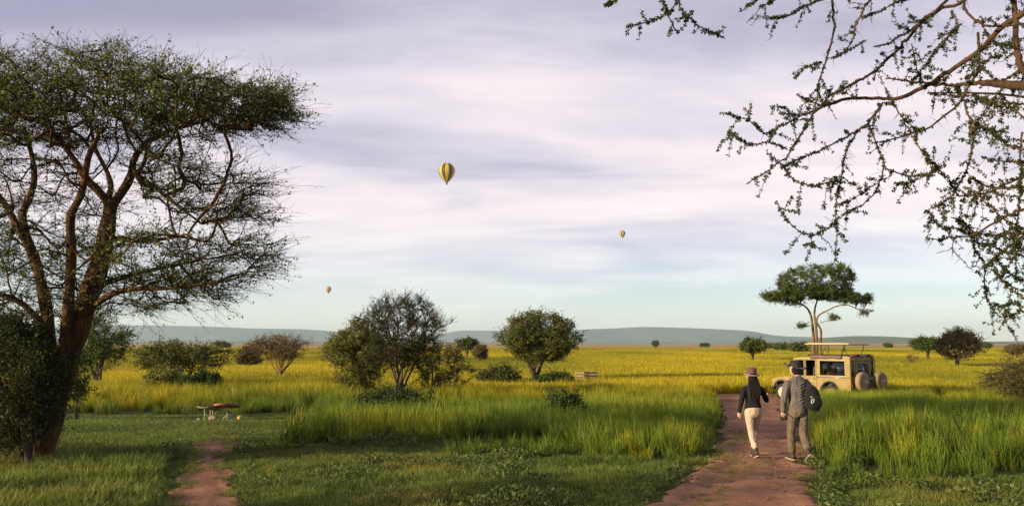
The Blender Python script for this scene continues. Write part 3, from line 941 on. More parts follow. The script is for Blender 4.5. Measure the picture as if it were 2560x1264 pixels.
ucloud = np.vstack([
    uslab(330, 1945, 2135, [(1945, 695), (1975, 672), (2040, 660), (2120, 662), (2135, 690)], [(1945, 735), (2040, 735), (2100, 715), (2135, 700)], 3.2),
    uslab(220, 2020, 2176, [(2020, 725), (2090, 728), (2176, 742)], [(2020, 745), (2120, 755), (2176, 760)], 2.6),
    uslab(130, 1908, 2010, [(1908, 735), (1960, 728), (2010, 735)], [(1908, 745), (1960, 760), (2010, 765)], 2.4),
    uslab(150, 1965, 2130, [(1965, 712), (2130, 706)], [(1965, 742), (2130, 738)], 3.0),
    uslab(14, 1996, 2014, [(1996, 812), (2014, 812)], [(1996, 820), (2014, 820)], 0.4),
    uslab(14, 2075, 2098, [(2075, 790), (2098, 790)], [(2075, 800), (2098, 798)], 0.4),
    uslab(14, 2150, 2176, [(2150, 772), (2176, 778)], [(2150, 780), (2176, 790)], 0.4),
])
make_tree('umbrella_acacia', 'tall umbrella acacia with pale forked trunk rising behind the safari vehicle', 'tree', ub, ulimbs, ucloud, 78, bark='bark_pale', twig='twig_dark',
          leaf='leaf_green', n_twig=4, twig_len=0.45, twig_r=0.010, n_leaf=7, leaf_size=0.105, tip=0.012, bf=0.25, up=0.1, var=0.58, flat=0.5)

# ---- trees standing out of frame on the left that throw the foreground into shade
for i, (x, y, h, rad) in enumerate([(-18.5, 13.0, 4.8, 1.9), (-18.5, 3.4, 6.3, 1.7)]):
    rs = np.random.default_rng(90 + i)
    b = np.array([x, y, float(gz(x, y))])
    cl = ellipsoid_pts(rs, b + np.array([0, 0, h * 0.68]), (rad, rad, h * 0.32), 120)
    lm = []
    for s in range(5):
        a = s * 1.26 + i
        lm.append(([b + np.array([0, 0, -0.1]), b + np.array([0.2 * math.cos(a), 0.2 * math.sin(a), h * 0.25]), b + np.array([rad * 0.35 * math.cos(a), rad * 0.35 * math.sin(a), h * 0.6])], 0.2, 0.07))
    make_tree('acacia_tree', ['small leafy acacia beside the thorn acacia, shading the clearing', 'slim acacia well beyond the big thorn acacia, shading the near grass'][i], 'tree', b, lm, cl, 95 + i, bark='bark_dark', leaf='leaf_olive', n_twig=3, twig_len=0.6, n_leaf=4,
              leaf_size=0.09, twig_r=0.008, tip=0.01, var=0.4)

# ---------------------------------------------------------------- the near thorn tree whose twigs hang in from the upper right
def ndep(px, py):
    return 5.5 + 0.55 * math.sin(px / 170.0 + 1.0) + 0.35 * math.sin(py / 130.0 + px / 300.0)
NEAR = [  # (pixel polyline, thick px at start, thick px at end, leafiness)
    ([(2700, 225), (2620, 222), (2560, 216), (2500, 210), (2450, 205)], 44, 20, .5), ([(2450, 205), (2390, 212), (2330, 210), (2270, 203), (2215, 196)], 12, 4, 1),
    ([(2700, -60), (2560, 33), (2502, 70), (2452, 123), (2372, 179), (2306, 219), (2246, 246), (2203, 246), (2126, 246), (2060, 266)], 20, 9, .35),
    ([(2100, 253), (2050, 269), (2019, 307), (1994, 348), (1963, 395), (1919, 425), (1866, 460)], 8, 3, .9),
    ([(2440, -60), (2409, 3), (2359, 20), (2312, 46), (2273, 93), (2246, 123), (2209, 156), (2186, 179), (2143, 203), (2100, 229), (2073, 243), (2056, 266)], 12, 6, .6),
    ([(2409, 3), (2419, 33), (2455, 60), (2505, 66), (2560, 60)], 9, 6, .3),
    ([(2050, 269), (2006, 288), (1956, 313), (1918, 332), (1880, 307), (1842, 291), (1804, 283)], 6, 3, 1.1),
    ([(1968, 373), (1918, 358), (1880, 361), (1848, 348), (1823, 329)], 5, 3, 1.2),
    ([(2206, 259), (2170, 309), (2126, 336), (2059, 372), (1992, 399), (1955, 419)], 7, 4, .9),
    ([(2006, 288), (1984, 290), (1965, 272), (1943, 264), (1927, 272)], 4, 3, .9), ([(2050, 262), (2019, 250), (1994, 237)], 4, 3, .9),
    ([(2075, -70), (2079, 0), (2085, 38), (2085, 70), (2073, 127), (2057, 177), (2044, 215), (2052, 247), (2057, 263)], 9, 3, 1.0),
    ([(2057, 158), (2032, 161), (2006, 177), (1987, 196)], 4, 3, 1), ([(2079, -10), (2032, 6), (1994, 25), (1959, 41), (1921, 46)], 6, 3, 1.2),
    ([(1720, -60), (1693, 6), (1668, 32), (1636, 51), (1604, 59), (1566, 68)], 6, 3, 1.0), ([(1690, -50), (1695, 0), (1706, 28), (1722, 47), (1753, 70), (1785, 85), (1810, 92)], 5, 3, 1.0),
    ([(1640, -50), (1652, 0), (1661, 13), (1668, 35), (1680, 63), (1690, 82), (1715, 60), (1718, 47)], 5, 3, .8), ([(1620, -60), (1541, 0), (1513, 13)], 5, 3, 1.2),
    ([(1930, -60), (1892, 0), (1867, 14)], 5, 3, 1), ([(1970, -50), (1932, 0), (1924, 6), (1896, 25)], 5, 3, 1), ([(1896, 25), (1882, 42), (1866, 58)], 2, 1.5, .1),
    ([(2180, -60), (2173, 0), (2156, 30), (2140, 66), (2126, 110), (2103, 136), (2073, 146)], 7, 3, 1.0), ([(2166, 100), (2140, 116), (2103, 136)], 3, 3, .8),
    ([(2273, 0), (2239, 7), (2206, 27), (2176, 37), (2158, 43)], 4, 4, .9), ([(2420, -60), (2369, 0), (2326, 40), (2293, 66), (2246, 93), (2216, 110), (2186, 116)], 10, 4, 1.6),
    ([(2139, 332), (2112, 385), (2102, 452), (2089, 505), (2092, 565), (2089, 651)], 6, 2.5, 1.1), ([(2092, 555), (2072, 568), (2026, 588), (1973, 558), (1943, 502)], 4, 3, 1),
    ([(2026, 588), (2028, 605), (2032, 618)], 2.5, 2, .8), ([(1959, 419), (1992, 452), (2032, 465), (2079, 455), (2102, 452)], 4, 4, .9),
    ([(2172, 312), (2192, 365), (2208, 412), (2198, 458), (2165, 505), (2112, 532)], 6, 3, 1), ([(2192, 458), (2139, 492), (2099, 512)], 4, 3, 1), ([(2145, 528), (2168, 532)], 2.5, 2.5, .8),
    ([(2208, 419), (2258, 438), (2311, 438), (2338, 425)], 5, 5, 1), ([(2338, 430), (2275, 455), (2236, 458)], 4, 3, .9),
    ([(2445, 83), (2448, 150), (2442, 186), (2425, 213), (2405, 246), (2376, 279), (2326, 316), (2276, 332), (2226, 349), (2183, 357)], 9, 4, .8),
    ([(2206, 256), (2236, 262), (2266, 312), (2286, 352), (2326, 399), (2345, 420), (2373, 452), (2394, 490)], 5, 4, 1),
    ([(2412, 252), (2425, 299), (2432, 349), (2422, 410), (2391, 470), (2363, 504), (2311, 529)], 7, 3, 1.2), ([(2315, 527), (2328, 536), (2349, 564), (2387, 571), (2436, 588)], 3, 4, 1),
    ([(2377, 543), (2408, 557), (2436, 581), (2478, 588), (2523, 585), (2600, 570)], 3, 6, 1.2), ([(2318, 597), (2356, 597), (2391, 593), (2436, 585), (2495, 553), (2527, 536), (2560, 522), (2640, 500)], 3, 10, .5),
    ([(2384, 596), (2377, 619), (2342, 633)], 3, 2, 0), ([(2377, 619), (2405, 651), (2434, 675)], 3, 2, .15),
    ([(2422, 438), (2450, 459), (2488, 470), (2534, 452), (2620, 425)], 4, 7, 1), ([(2394, 490), (2436, 487), (2478, 477), (2520, 470), (2630, 466)], 4, 8, .9),
    ([(2408, 466), (2443, 487), (2474, 515), (2506, 546), (2547, 567), (2600, 590)], 4, 6, 1), ([(2555, 330), (2551, 400), (2551, 463), (2547, 522), (2540, 595), (2540, 644), (2539, 706)], 6, 3, 1),
    ([(2436, 585), (2436, 623), (2464, 665), (2460, 706), (2471, 752), (2499, 766), (2527, 755)], 5, 3, 1.2), ([(2620, 560), (2560, 588), (2523, 616), (2485, 644), (2464, 665), (2440, 682)], 8, 3, 1.1),
    ([(2478, 672), (2509, 703), (2530, 724), (2600, 770)], 4, 5, 1.1), ([(2620, 740), (2560, 766), (2537, 786), (2516, 797), (2499, 820)], 5, 2, .8), ([(2527, 724), (2523, 762), (2513, 797)], 3, 2, .8),
    ([(2440, 487), (2440, 515), (2426, 553)], 3, 3, 1), ([(2530, -60), (2535, 0), (2540, 100), (2552, 166), (2590, 215)], 16, 22, 1.4),
    ([(2445, 309), (2485, 332), (2518, 362), (2600, 385)], 4, 6, .9), ([(2452, 392), (2502, 402), (2600, 405)], 4, 5, 1), ([(2522, 316), (2492, 332), (2459, 319), (2425, 299)], 3, 4, 1.2),
    ([(2515, 213), (2482, 246), (2445, 306), (2425, 340)], 5, 4, .9), ([(2379, 27), (2392, 66), (2342, 120), (2306, 173), (2280, 205)], 4, 4, .8), ([(2279, 110), (2289, 160), (2296, 185), (2306, 219)], 4, 4, .9),
    ([(2405, 60), (2369, 90), (2339, 130), (2306, 173)], 4, 4, .9), ([(2505, 140), (2470, 150), (2440, 186)], 4, 4, 1), ([(2600, 130), (2530, 190), (2480, 210)], 9, 6, 1.2),
    ([(2610, 640), (2560, 640), (2510, 625), (2465, 610)], 6, 3, 1.2), ([(2610, 690), (2560, 700), (2520, 680), (2490, 640)], 6, 3, 1.1), ([(2600, 590), (2545, 570), (2500, 590), (2470, 625)], 6, 3, 1.2),
    ([(2450, 40), (2470, 90), (2500, 110), (2540, 110)], 4, 5, 1.1), ([(2560, 260), (2500, 255), (2440, 238), (2380, 240), (2320, 232)], 6, 4, .8), ([(2565, 300), (2530, 270), (2490, 262), (2450, 250)], 6, 4, 1),
]
def near_tree():
    rg = np.random.default_rng(12)
    root = empty('thorn_tree', (5.6, 6.6, 0.0), 0, 'thorn tree whose small-leaved spiny twigs hang in against the sky', 'tree')
    base = np.array([5.6, 6.6, 0.0])
    mbk, mtw, mth, mlf = MB(), MB(), MB(), MB()
    # trunk and limbs outside the frame
    trunk = [base + np.array(p) for p in [(0, 0, -0.1), (0.1, 0, 0.8), (0.05, -0.1, 2.0), (-0.1, -0.2, 3.1)]]
    mbk.tube(resample(trunk, 14), np.linspace(0.26, 0.17, 14), 12)
    fork = trunk[-1]
    limb = resample([fork, fork + np.array([-0.5, -0.1, 0.9]), at(2560, -230, 6.0), at(2330, -260, 5.9), at(2080, -210, 5.7), at(1830, -190, 5.8), at(1660, -140, 5.6)], 60)
    limb[1:-1] += rg.normal(0, 0.012, (58, 3))
    mbk.tube(limb, np.linspace(0.12, 0.016, 60), 9)
    LC, LD, LV = [], [], []
    def put_leaves(P, density, rr):
        d = np.diff(P, axis=0); seg = np.linalg.norm(d, axis=1); tot = seg.sum()
        nn_ = max(1, int(tot / 0.0056 * density))
        s = rg.uniform(0, 1, nn_) ** 0.9 * (len(P) - 1.001)
        ph = rg.uniform(0, 6.3)
        den_ = 0.80 + 0.40 * np.sin(s / (len(P) - 1) * tot * 21 + ph) + 0.3 * np.sin(s / (len(P) - 1) * tot * 57 + 2 * ph)
        s = s[rg.uniform(0, 1, nn_) < den_]; nn_ = len(s)
        if not nn_: return
        i = s.astype(int); f = (s - i)[:, None]
        c = P[i] * (1 - f) + P[i + 1] * f
        tdir = unit(d[i])
        k = rg.integers(2, 6, nn_)
        c = np.repeat(c, k, 0); tdir = np.repeat(tdir, k, 0)
        out = unit(np.cross(tdir, rg.normal(0, 1, (len(c), 3)))) + tdir * rg.uniform(0.1, 0.8, (len(c), 1))
        LC.append(c); LD.append(unit(out))
    for pts, t0, t1, leafy in NEAR:
        bulge = rg.uniform(-0.22, 0.22)
        n_ = len(pts)
        P3 = np.array([at(x, y, ndep(x, y) + bulge * math.sin(math.pi * i / (n_ - 1))) for i, (x, y) in enumerate(pts)])
        ln = np.linalg.norm(np.diff(P3, axis=0), axis=1).sum()
        K = max(6, int(ln / 0.045))
        P = resample(P3, K)
        P[1:-1] += rg.normal(0, 0.0035, (K - 2, 3))
        dd = np.mean([p[1] for p in P3])
        rr = 0.5 * np.linspace(t0, t1, K) * dd / F * 0.8
        rr = np.maximum(rr, 0.0022)
        thick = t0 > 7 or t1 > 7
        (mbk if thick else mtw).tube(P, rr, 8 if thick else 5)
        if leafy > 0:
            put_leaves(P, leafy * (0.55 if thick else 1.0), rr)
        # short side twigs
        ns = int(ln / 0.10 * (0.8 if leafy > 0.5 else 0.15) * (2.0 if P3[:, 0].mean() > 2.6 else 1.0))
        for _ in range(ns):
            i = rg.integers(1, K - 1)
            t = unit(P[min(i + 1, K - 1)] - P[i - 1])
            sd = unit(np.cross(t, rg.normal(0, 1, 3))) * 0.8 + t * rg.uniform(-0.2, 0.9) + np.array([0, 0, rg.uniform(-0.5, 0.2)])
            L = rg.uniform(0.04, 0.20)
            tw = np.array([P[i] + unit(sd) * L * q + np.array([0, 0, rg.uniform(-.3, .3)]) * L * q * q for q in np.linspace(0, 1, 5)])
            mtw.tube(tw, np.linspace(0.0024, 0.0014, 5), 4)
            put_leaves(tw, 1.0, None)
        # paired thorns
        for _ in range(int(ln / 0.16 * (1.3 if P3[:, 0].mean() > 2.0 else 0.15))):
            i = rg.integers(1, K - 1)
            t = unit(P[min(i + 1, K - 1)] - P[i - 1])
            for s_ in (-1, 1):
                a = unit(np.cross(t, rg.normal(0, 1, 3)) * 1.0 + np.array([0, 0, -0.6]) + t * 0.2 * s_)
                L = rg.uniform(0.04, 0.10)
                mth.tube([P[i], P[i] + a * L * 0.5, P[i] + a * L], [0.0016, 0.0012, 0.0004], 4, cap=False)
        if P3[0][0] / P3[0][1] * F + CX > 2560 or pts[0][1] < 0 or pts[-1][0] >= 2590:
            e = P[0] if (pts[0][1] < 0 or pts[0][0] > 2560) else P[-1]
            r_ = float(rr[0] if (pts[0][1] < 0 or pts[0][0] > 2560) else rr[-1])
            if pts[0][1] < 0:
                q = limb[np.argmin(np.linalg.norm(limb - (e + np.array([0.35, 0.05, 0.1])), axis=1))]
                path = resample([e, e * 0.6 + q * 0.4 + (e - P[1]) * 1.2 + rg.normal(0, 0.05, 3), q], 9)
                mbk.tube(path, np.linspace(r_, max(r_ * 1.3, 0.008), 9), 6)
            else:
                hub = fork * 0.4 + e * 0.6 + np.array([0.25, 0.1, 0.25])
                path = resample([e, e * 0.5 + hub * 0.5 + np.array([0, 0, 0.06]), hub, hub * 0.4 + fork * 0.6 + np.array([0, 0, 0.12]), fork], 16)
                mbk.tube(path, np.linspace(r_, max(r_ * 2.2, 0.022), 16), 7)
    C = np.concatenate(LC); Dn = np.concatenate(LD)
    n_ = len(C)
    a = unit(Dn + rg.normal(0, 0.35, (n_, 3)))
    b = unit(np.cross(a, rg.normal(0, 1, (n_, 3))))
    s = (0.007 + 0.016 * rg.beta(1.6, 2.2, n_))[:, None]
    c0 = C + a * 0.002
    V = np.stack([c0, c0 + a * s * 0.55 + b * s * 0.30, c0 + a * s, c0 + a * s * 0.55 - b * s * 0.30], 1).reshape(-1, 3)
    var = np.repeat(np.clip(rg.normal(0.35, 0.28, n_), 0, 1), 4)
    mlf.add(V - base, np.arange(n_ * 4).reshape(-1, 4), var=var)
    for m_, nm, mat in ((mbk, 'trunk', 'bark_near'), (mtw, 'twigs', 'twig_orange'), (mth, 'thorns', 'twig_dark')):
        m_.v = [x - base for x in m_.v]
        o = m_.build(nm, M[mat], root, smooth=True, fixn=False)
        if nm == 'thorns': tag(o, kind='stuff')
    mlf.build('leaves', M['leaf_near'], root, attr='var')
near_tree()

# ---------------------------------------------------------------- grass
def blade_mesh(name, rng, n, radius, h, width, lean, mat, curl=0.5, heads=False):
    a = rng.uniform(0, 2 * math.pi, n); rr = radius * np.sqrt(rng.uniform(0, 1, n))
    B = np.stack([np.cos(a) * rr, np.sin(a) * rr, np.full(n, -0.02)], -1)
    az = a + rng.normal(0, 1.2, n)
    hh = h * rng.uniform(0.45, 1.1, n)
    ln = lean * rng.uniform(0.2, 1.3, n)
    out = np.stack([np.cos(az), np.sin(az), np.zeros(n)], -1)
    side = np.stack([-np.sin(az + rng.normal(0, 0.7, n)), np.cos(az), np.zeros(n)], -1); side = unit(side)
    ts = np.array([0.0, 0.4, 0.75, 1.0])
    rows = []
    for t in ts:
        rows.append(B + out * (ln * hh * (t ** (1 + curl)))[:, None] + np.array([0, 0, 1.0]) * (hh * (t - 0.28 * ln * t * t))[:, None])
    wd = (width * rng.uniform(0.6, 1.3, n))[:, None]
    ws = [1.0, 0.85, 0.5]
    V = np.zeros((n, 7, 3)); var = np.zeros((n, 7))
    for k in range(3):
        V[:, 2 * k] = rows[k] - side * wd * ws[k] * 0.5
        V[:, 2 * k + 1] = rows[k] + side * wd * ws[k] * 0.5
        var[:, 2 * k] = var[:, 2 * k + 1] = ts[k]
    V[:, 6] = rows[3]; var[:, 6] = 1
    var *= (0.30 + 0.85 * rng.beta(1.2, 1.2, n))[:, None]
    o = np.arange(n)[:, None] * 7
    q = np.concatenate([o + np.array([[0, 1, 3, 2]]), o + np.array([[2, 3, 5, 4]])]); t3 = o + np.array([[4, 5, 6]])
    mb = MB(); mb.add(V.reshape(-1, 3), q, t3, np.clip(var, 0, 1).ravel())
    if heads:
        k = rng.choice(n, max(1, n // 7), False)
        C = rows[3][k]
        for j in range(6):
            Cj = C + np.array([0, 0, 0.012 * j]) + rng.normal(0, 0.004, C.shape)
            leaves(mb, rng, Cj, 0.028, 1.0, 0.35)
    me = mb.mesh(name, attr='var')
    me.materials.append(M[mat])
    return me


def weed_mesh(name, rng, n, radius, h, size, mat='weed'):
    mb = MB()
    a = rng.uniform(0, 2 * math.pi, n); rr = radius * np.sqrt(rng.uniform(0, 1, n))
    C = np.stack([np.cos(a) * rr, np.sin(a) * rr, h * rng.uniform(0.1, 1, n) * (1 - 0.5 * rr / radius)], -1)
    leaves(mb, rng, C, size, 0.5, 0.55)
    me = mb.mesh(name, attr='var'); me.materials.append(M[mat])
    return me


def proto_collection(name, meshes):
    c = bpy.data.collections.new(name)
    for i, me in enumerate(meshes):
        o = bpy.data.objects.new('%s_%02d' % (name, i), me)
        c.objects.link(o)
    return c


def scatter(name, pts, coll, nproto, scl, dry, rng, label, cat=None, tint=None, zs=None):
    n = len(pts)
    me = bpy.data.meshes.new(name)
    me.vertices.add(n)
    me.vertices.foreach_set('co', pts.astype(np.float32).ravel())
    rot = np.stack([rng.normal(0, 0.15, n), rng.normal(0, 0.15, n), rng.uniform(0, 2 * math.pi, n)], -1)
    sc3 = np.stack([scl, scl, scl * (1 if zs is None else zs)], -1)
    if tint is None:
        tint = np.clip(rng.normal(0.5, 0.2, n), 0, 1)
    for nm, ty, ar in (('rot', 'FLOAT_VECTOR', rot), ('scl', 'FLOAT_VECTOR', sc3), ('dry', 'FLOAT', dry), ('tint', 'FLOAT', tint)):
        at_ = me.attributes.new(nm, ty, 'POINT')
        at_.data.foreach_set('vector' if ty == 'FLOAT_VECTOR' else 'value', ar.astype(np.float32).ravel())
    ai = me.attributes.new('pick', 'INT', 'POINT')
    ai.data.foreach_set('value', rng.integers(0, nproto, n).astype(np.int32))
    o = link(name, me)
    ng = bpy.data.node_groups.new(name, 'GeometryNodeTree')
    ng.interface.new_socket('Geometry', in_out='INPUT', socket_type='NodeSocketGeometry')
    ng.interface.new_socket('Geometry', in_out='OUTPUT', socket_type='NodeSocketGeometry')
    gi = ng.nodes.new('NodeGroupInput'); go = ng.nodes.new('NodeGroupOutput')
    ci = ng.nodes.new('GeometryNodeCollectionInfo')
    ci.inputs['Collection'].default_value = coll
    ci.inputs['Separate Children'].default_value = True
    ci.inputs['Reset Children'].default_value = True
    ip = ng.nodes.new('GeometryNodeInstanceOnPoints')
    ip.inputs['Pick Instance'].default_value = True
    def attr(nm, ty):
        a = ng.nodes.new('GeometryNodeInputNamedAttribute'); a.data_type = ty; a.inputs['Name'].default_value = nm
        return [s for s in a.outputs if s.enabled][0]
    L = ng.links.new
    L(gi.outputs[0], ip.inputs['Points']); L(ci.outputs[0], ip.inputs['Instance'])
    L(attr('pick', 'INT'), ip.inputs['Instance Index'])
    L(attr('rot', 'FLOAT_VECTOR'), ip.inputs['Rotation'])
    L(attr('scl', 'FLOAT_VECTOR'), ip.inputs['Scale'])
    L(ip.outputs[0], go.inputs[0])
    md = o.modifiers.new('scatter', 'NODES'); md.node_group = ng
    tag(o, label, cat, kind='stuff')
    return o


def wedge(rng, n, y0, y1, side=1.12, extra=2.0):
    """random ground points in the view wedge, with a margin"""
    y = np.sqrt(rng.uniform(y0 ** 2, y1 ** 2, n))
    x = rng.uniform(-1, 1, n) * (y * (CX / F) * side + extra)
    return x, y


def in_poly(px, py, poly):
    inside = np.zeros(px.shape, bool)
    j = len(poly) - 1
    for i in range(len(poly)):
        xi, yi = poly[i]; xj, yj = poly[j]
        c = ((yi > py) != (yj > py)) & (px < (xj - xi) * (py - yi) / (yj - yi + 1e-12) + xi)
        inside ^= c
        j = i
    return inside


CLEAR = [(-900, 1028), (300, 1026), (700, 1026), (845, 1034), (830, 1066), (700, 1092), (640, 1112), (480, 1126), (120, 1128), (-300, 1120), (-900, 1110)]
SHORT = [(-900, 1118), (120, 1126), (480, 1118), (640, 1098), (820, 1096), (1000, 1112), (1250, 1128), (1500, 1150), (1680, 1170), (1790, 1120), (1800, 1400), (1500, 3000), (-3000, 3000)]
RSHORT = [(1985, 1215), (2150, 1205), (2400, 1200), (3600, 1190), (3600, 3000), (1700, 3000)]

def ground_class(x, y):
    z = gz(x, y)
    px, py = project(x, y, z)
    jx = (vnoise(x, y, 1.1, 1) - 0.5); jy = (vnoise(x, y, 0.9, 2) - 0.5)
    j2 = vnoise(x, y, 0.35, 41) - 0.5
    jx = jx + 0.8 * j2; jy = jy * 1.5 + 0.8 * j2
    clear = in_poly(px + jx * 60, py + jy * 22, CLEAR)
    short = in_poly(px + jx * 80, py + jy * 36, SHORT) | in_poly(px + jx * 80, py + jy * 40, RSHORT)
    dm = dist_to_strip(x, y, MAIN_ROWS); dc = dist_to_strip(x, y, CROSS_ROWS); df = dist_to_strip(x, y, FOOT_ROWS)
    z = z + np.where((dm < -0.08) | (df < -0.08), 0.028, 0.0)
    return z, px, py, clear, short & ~clear, dm, dc, df


rg = np.random.default_rng(100)
TALL = proto_collection('tall_tuft', [blade_mesh('tall_tuft', rg, 34, 0.24, 1.0, 0.019, 0.30, 'grass_tall', heads=(i % 2 == 0)) for i in range(6)])
SHRT = proto_collection('short_tuft', [blade_mesh('short_tuft', rg, 36, 0.14, 0.17, 0.0085, 0.75, 'grass_short', 0.8) for i in range(6)])
LAWN = proto_collection('lawn_tuft', [blade_mesh('lawn_tuft', rg, 50, 0.20, 0.06, 0.008, 0.6, 'grass_short', 0.8) for i in range(4)])
WEED = proto_collection('weed_clump', [weed_mesh('weed_clump', rg, 46, 0.16, 0.20, 0.055) for i in range(4)])
FARG = proto_collection('far_tuft', [blade_mesh('far_tuft', rg, 60, 0.75, 0.62, 0.030, 0.35, 'grass_tall') for i in range(5)])

def make_grass():
    rg = np.random.default_rng(7)
    veh_c = VCORNER + VFWD * 2.1 - VLEFT * 0.89
    def off_vehicle(x, y):
        r = np.stack([x - VCORNER[0], y - VCORNER[1]], -1)
        a = r @ VFWD; b = -(r @ VLEFT)
        return ~((a > -0.15) & (a < 4.3) & (b > -0.05) & (b < 1.85))
    # tall grass
    x, y = wedge(rg, 62000, 9, 64)
    keepd = rg.uniform(0, 1, len(x)) < np.clip(1.25 - y / 90, 0.3, 1)
    x, y = x[keepd], y[keepd]
    z, px, py, clear, short, dm, dc, df = ground_class(x, y)
    cl = vnoise(x, y, 0.7, 3)
    st_ = short & (rg.uniform(0, 1, len(x)) < 0.05 * (py < 1215))
    ok = ~clear & (~short | st_) & (dm > 0.05 + 0.25 * cl) & (dc > 0.05) & (df > 0.2) & off_vehicle(x, y)
    ok &= (cl > np.where(y < 30, 0.26, 0.16))
    x, y, z, px, py, dm, dc, cl, st_ = [a[ok] for a in (x, y, z, px, py, dm, dc, cl, st_)]
    big = vnoise(x, y, 4.5, 5)
    sm_ = vnoise(x, y, 0.4, 43)
    stray = rg.uniform(0, 1, len(x))
    edge = in_poly(px, py + 24, SHORT) | in_poly(px, py + 26, RSHORT) | in_poly(px, py + 10, CLEAR)
    h = 0.30 + 0.30 * big + 0.34 * (sm_ - 0.35) + 0.16 * cl + rg.normal(0, 0.07, len(x))
    h = np.where(rg.uniform(0, 1, len(x)) < 0.05, h + 0.28, h)
    h *= np.where(edge, 0.42 + 0.5 * sm_, 1.0)
    h *= np.clip(0.55 + np.minimum(dm, dc + 0.3) * 0.5, 0.45, 1.0)
    h *= np.where((px > 2050) & (py > 1050), 1.12, 1.0)
    h *= np.where((px < 860) & (py > 970), 1.25, 1.0)
    h *= 1 - 0.35 * smooth01((y - 40) / 18)
    h = np.where(st_, 0.16 + 0.16 * sm_, h)
    near_v = (px > 2030) & (px < 2330) & (y > 27) & (y < 44)
    h = np.where(near_v, np.maximum(h, 0.70 + 0.18 * cl), h)
    dry = np.clip(smooth01((y - 25) / 33) * 0.95 + (big - 0.5) * 0.55 + (sm_ - 0.5) * 0.3 + rg.normal(0, 0.10, len(x)) - 0.02, 0.0, 1)
    dry = np.where((px < 860) & (y < 36), dry * 0.35, dry)
    dry = np.where(rg.uniform(0, 1, len(x)) < 0.09, np.clip(dry + 0.5, 0, 1), dry)
    tint = np.clip(0.5 + (vnoise(x, y, 2.2, 6) - 0.5) * 0.9 + rg.normal(0, 0.12, len(x)), 0, 1)
    scatter('tall_grass', np.stack([x, y, z], -1), TALL, 6, np.clip(h, 0.18, 1.1), dry, rg, 'tall green and yellowing grass covering the meadow', tint=tint)
    # short foreground grass
    x, y = wedge(rg, 40000, 8.5, 27)
    z, px, py, clear, short, dm, dc, df = ground_class(x, y)
    cl = vnoise(x, y, 0.5, 8); big = vnoise(x, y, 2.1, 9)
    sparse = (dm < 0.1) | (df < 0.05)
    # ragged grass strip along the middle of the track
    A = resample(np.array([np.concatenate(r) for r in MAIN_ROWS]), 60)
    Cc = 0.5 * (A[:, :2] + A[:, 2:])
    dcen = np.min(np.hypot(x[:, None] - Cc[None, :, 0] + 0.25, y[:, None] - Cc[None, :, 1]), 1)
    strip = (dcen < 0.55) & (vnoise(x, y, 0.45, 21) > 0.47) & (y < 24) & (rg.uniform(0, 1, len(x)) < 0.5)
    ok = (short & ~sparse & (cl > 0.12)) | ((dm > -0.45) & (dm < 0.35) & (cl > 0.45 - 0.5 * np.minimum(dm, 0)) & (rg.uniform(0, 1, len(x)) < 0.6) & (y < 24)) | ((df > -0.25) & (df < 0.25) & (cl > 0.45) & ~clear) | strip
    x, y, z, px, py, cl, big, strip = [a[ok] for a in (x, y, z, px, py, cl, big, strip)]
    s = 0.55 + 0.75 * big * cl + 0.45 * cl + rg.normal(0, 0.08, len(x))
    s = np.where(strip, (0.42 + 0.35 * cl) * np.where(y < 17, 1.5, 1.0), s)
    s *= np.where((px < 380), 1.6, 0.8)
    s *= np.clip(0.45 + np.minimum(df[ok], dm[ok]) * 0.6, 0.4, 1)
    dry = np.clip(0.05 + 0.55 * smooth01((vnoise(x, y, 1.6, 11) - 0.55) / 0.35) + rg.normal(0, 0.10, len(x)), 0, 0.85)
    tint = np.clip(0.5 + (vnoise(x, y, 1.3, 12) - 0.5) * 0.9 + rg.normal(0, 0.15, len(x)), 0, 1)
    scatter('short_grass', np.stack([x, y, z], -1), SHRT, 6, np.clip(s, 0.3, 1.9), dry, rg, 'short tufted green grass in the foreground beside the tracks', tint=tint)
    # clearing lawn (also under the short grass)
    x, y = wedge(rg, 46000, 8.5, 32)
    z, px, py, clear, short, dm, dc, df = ground_class(x, y)
    ok = (clear & (df > -0.05)) | (short & (dm > 0.1) & (df > 0.0) & (rg.uniform(0, 1, len(x)) < 0.6))
    ok |= (df > -0.5) & (df < 0.3) & (vnoise(x, y, 0.3, 31) > 0.60 - 0.6 * df)
    ok |= clear & (vnoise(x, y, 0.3, 31) > 0.55 - 0.22 * (py < 1100))
    x, y, z = x[ok], y[ok], z[ok]
    scatter('lawn_grass', np.stack([x, y, z], -1), LAWN, 4, np.clip(rg.normal(1, 0.25, len(x)), 0.5, 1.8), np.clip(rg.normal(0.08, 0.08, len(x)), 0, 0.4), rg,
            'low cropped grass of the clearing around the low table', tint=np.clip(0.45 + (vnoise(x, y, 1.5, 14) - 0.5) * 0.9, 0, 1))
    # leafy weeds
    x, y = wedge(rg, 9000, 9, 30)
    z, px, py, clear, short, dm, dc, df = ground_class(x, y)
    wn = vnoise(x, y, 1.4, 15)
    ok = ~clear & (dm > 0.0) & (df > 0.05) & (wn > 0.52) & ((short & (rg.uniform(0, 1, len(x)) < 0.8)) | (dm < 0.8) | (rg.uniform(0, 1, len(x)) < 0.25))
    x, y, z, wn = x[ok], y[ok], z[ok], wn[ok]
    scatter('weeds', np.stack([x, y, z], -1), WEED, 4, np.clip(0.5 + wn * 0.7 + rg.normal(0, 0.2, len(x)), 0.4, 1.8), np.clip(rg.normal(0.12, 0.12, len(x)), 0, 0.6), rg,
            'low leafy weeds scattered through the foreground grass')
    # the golden plain
    yy = 48 * np.power(420 / 48.0, rg.uniform(0, 1, 60000))
    xx = rg.uniform(-1, 1, len(yy)) * (yy * (CX / F) * 1.12 + 2)
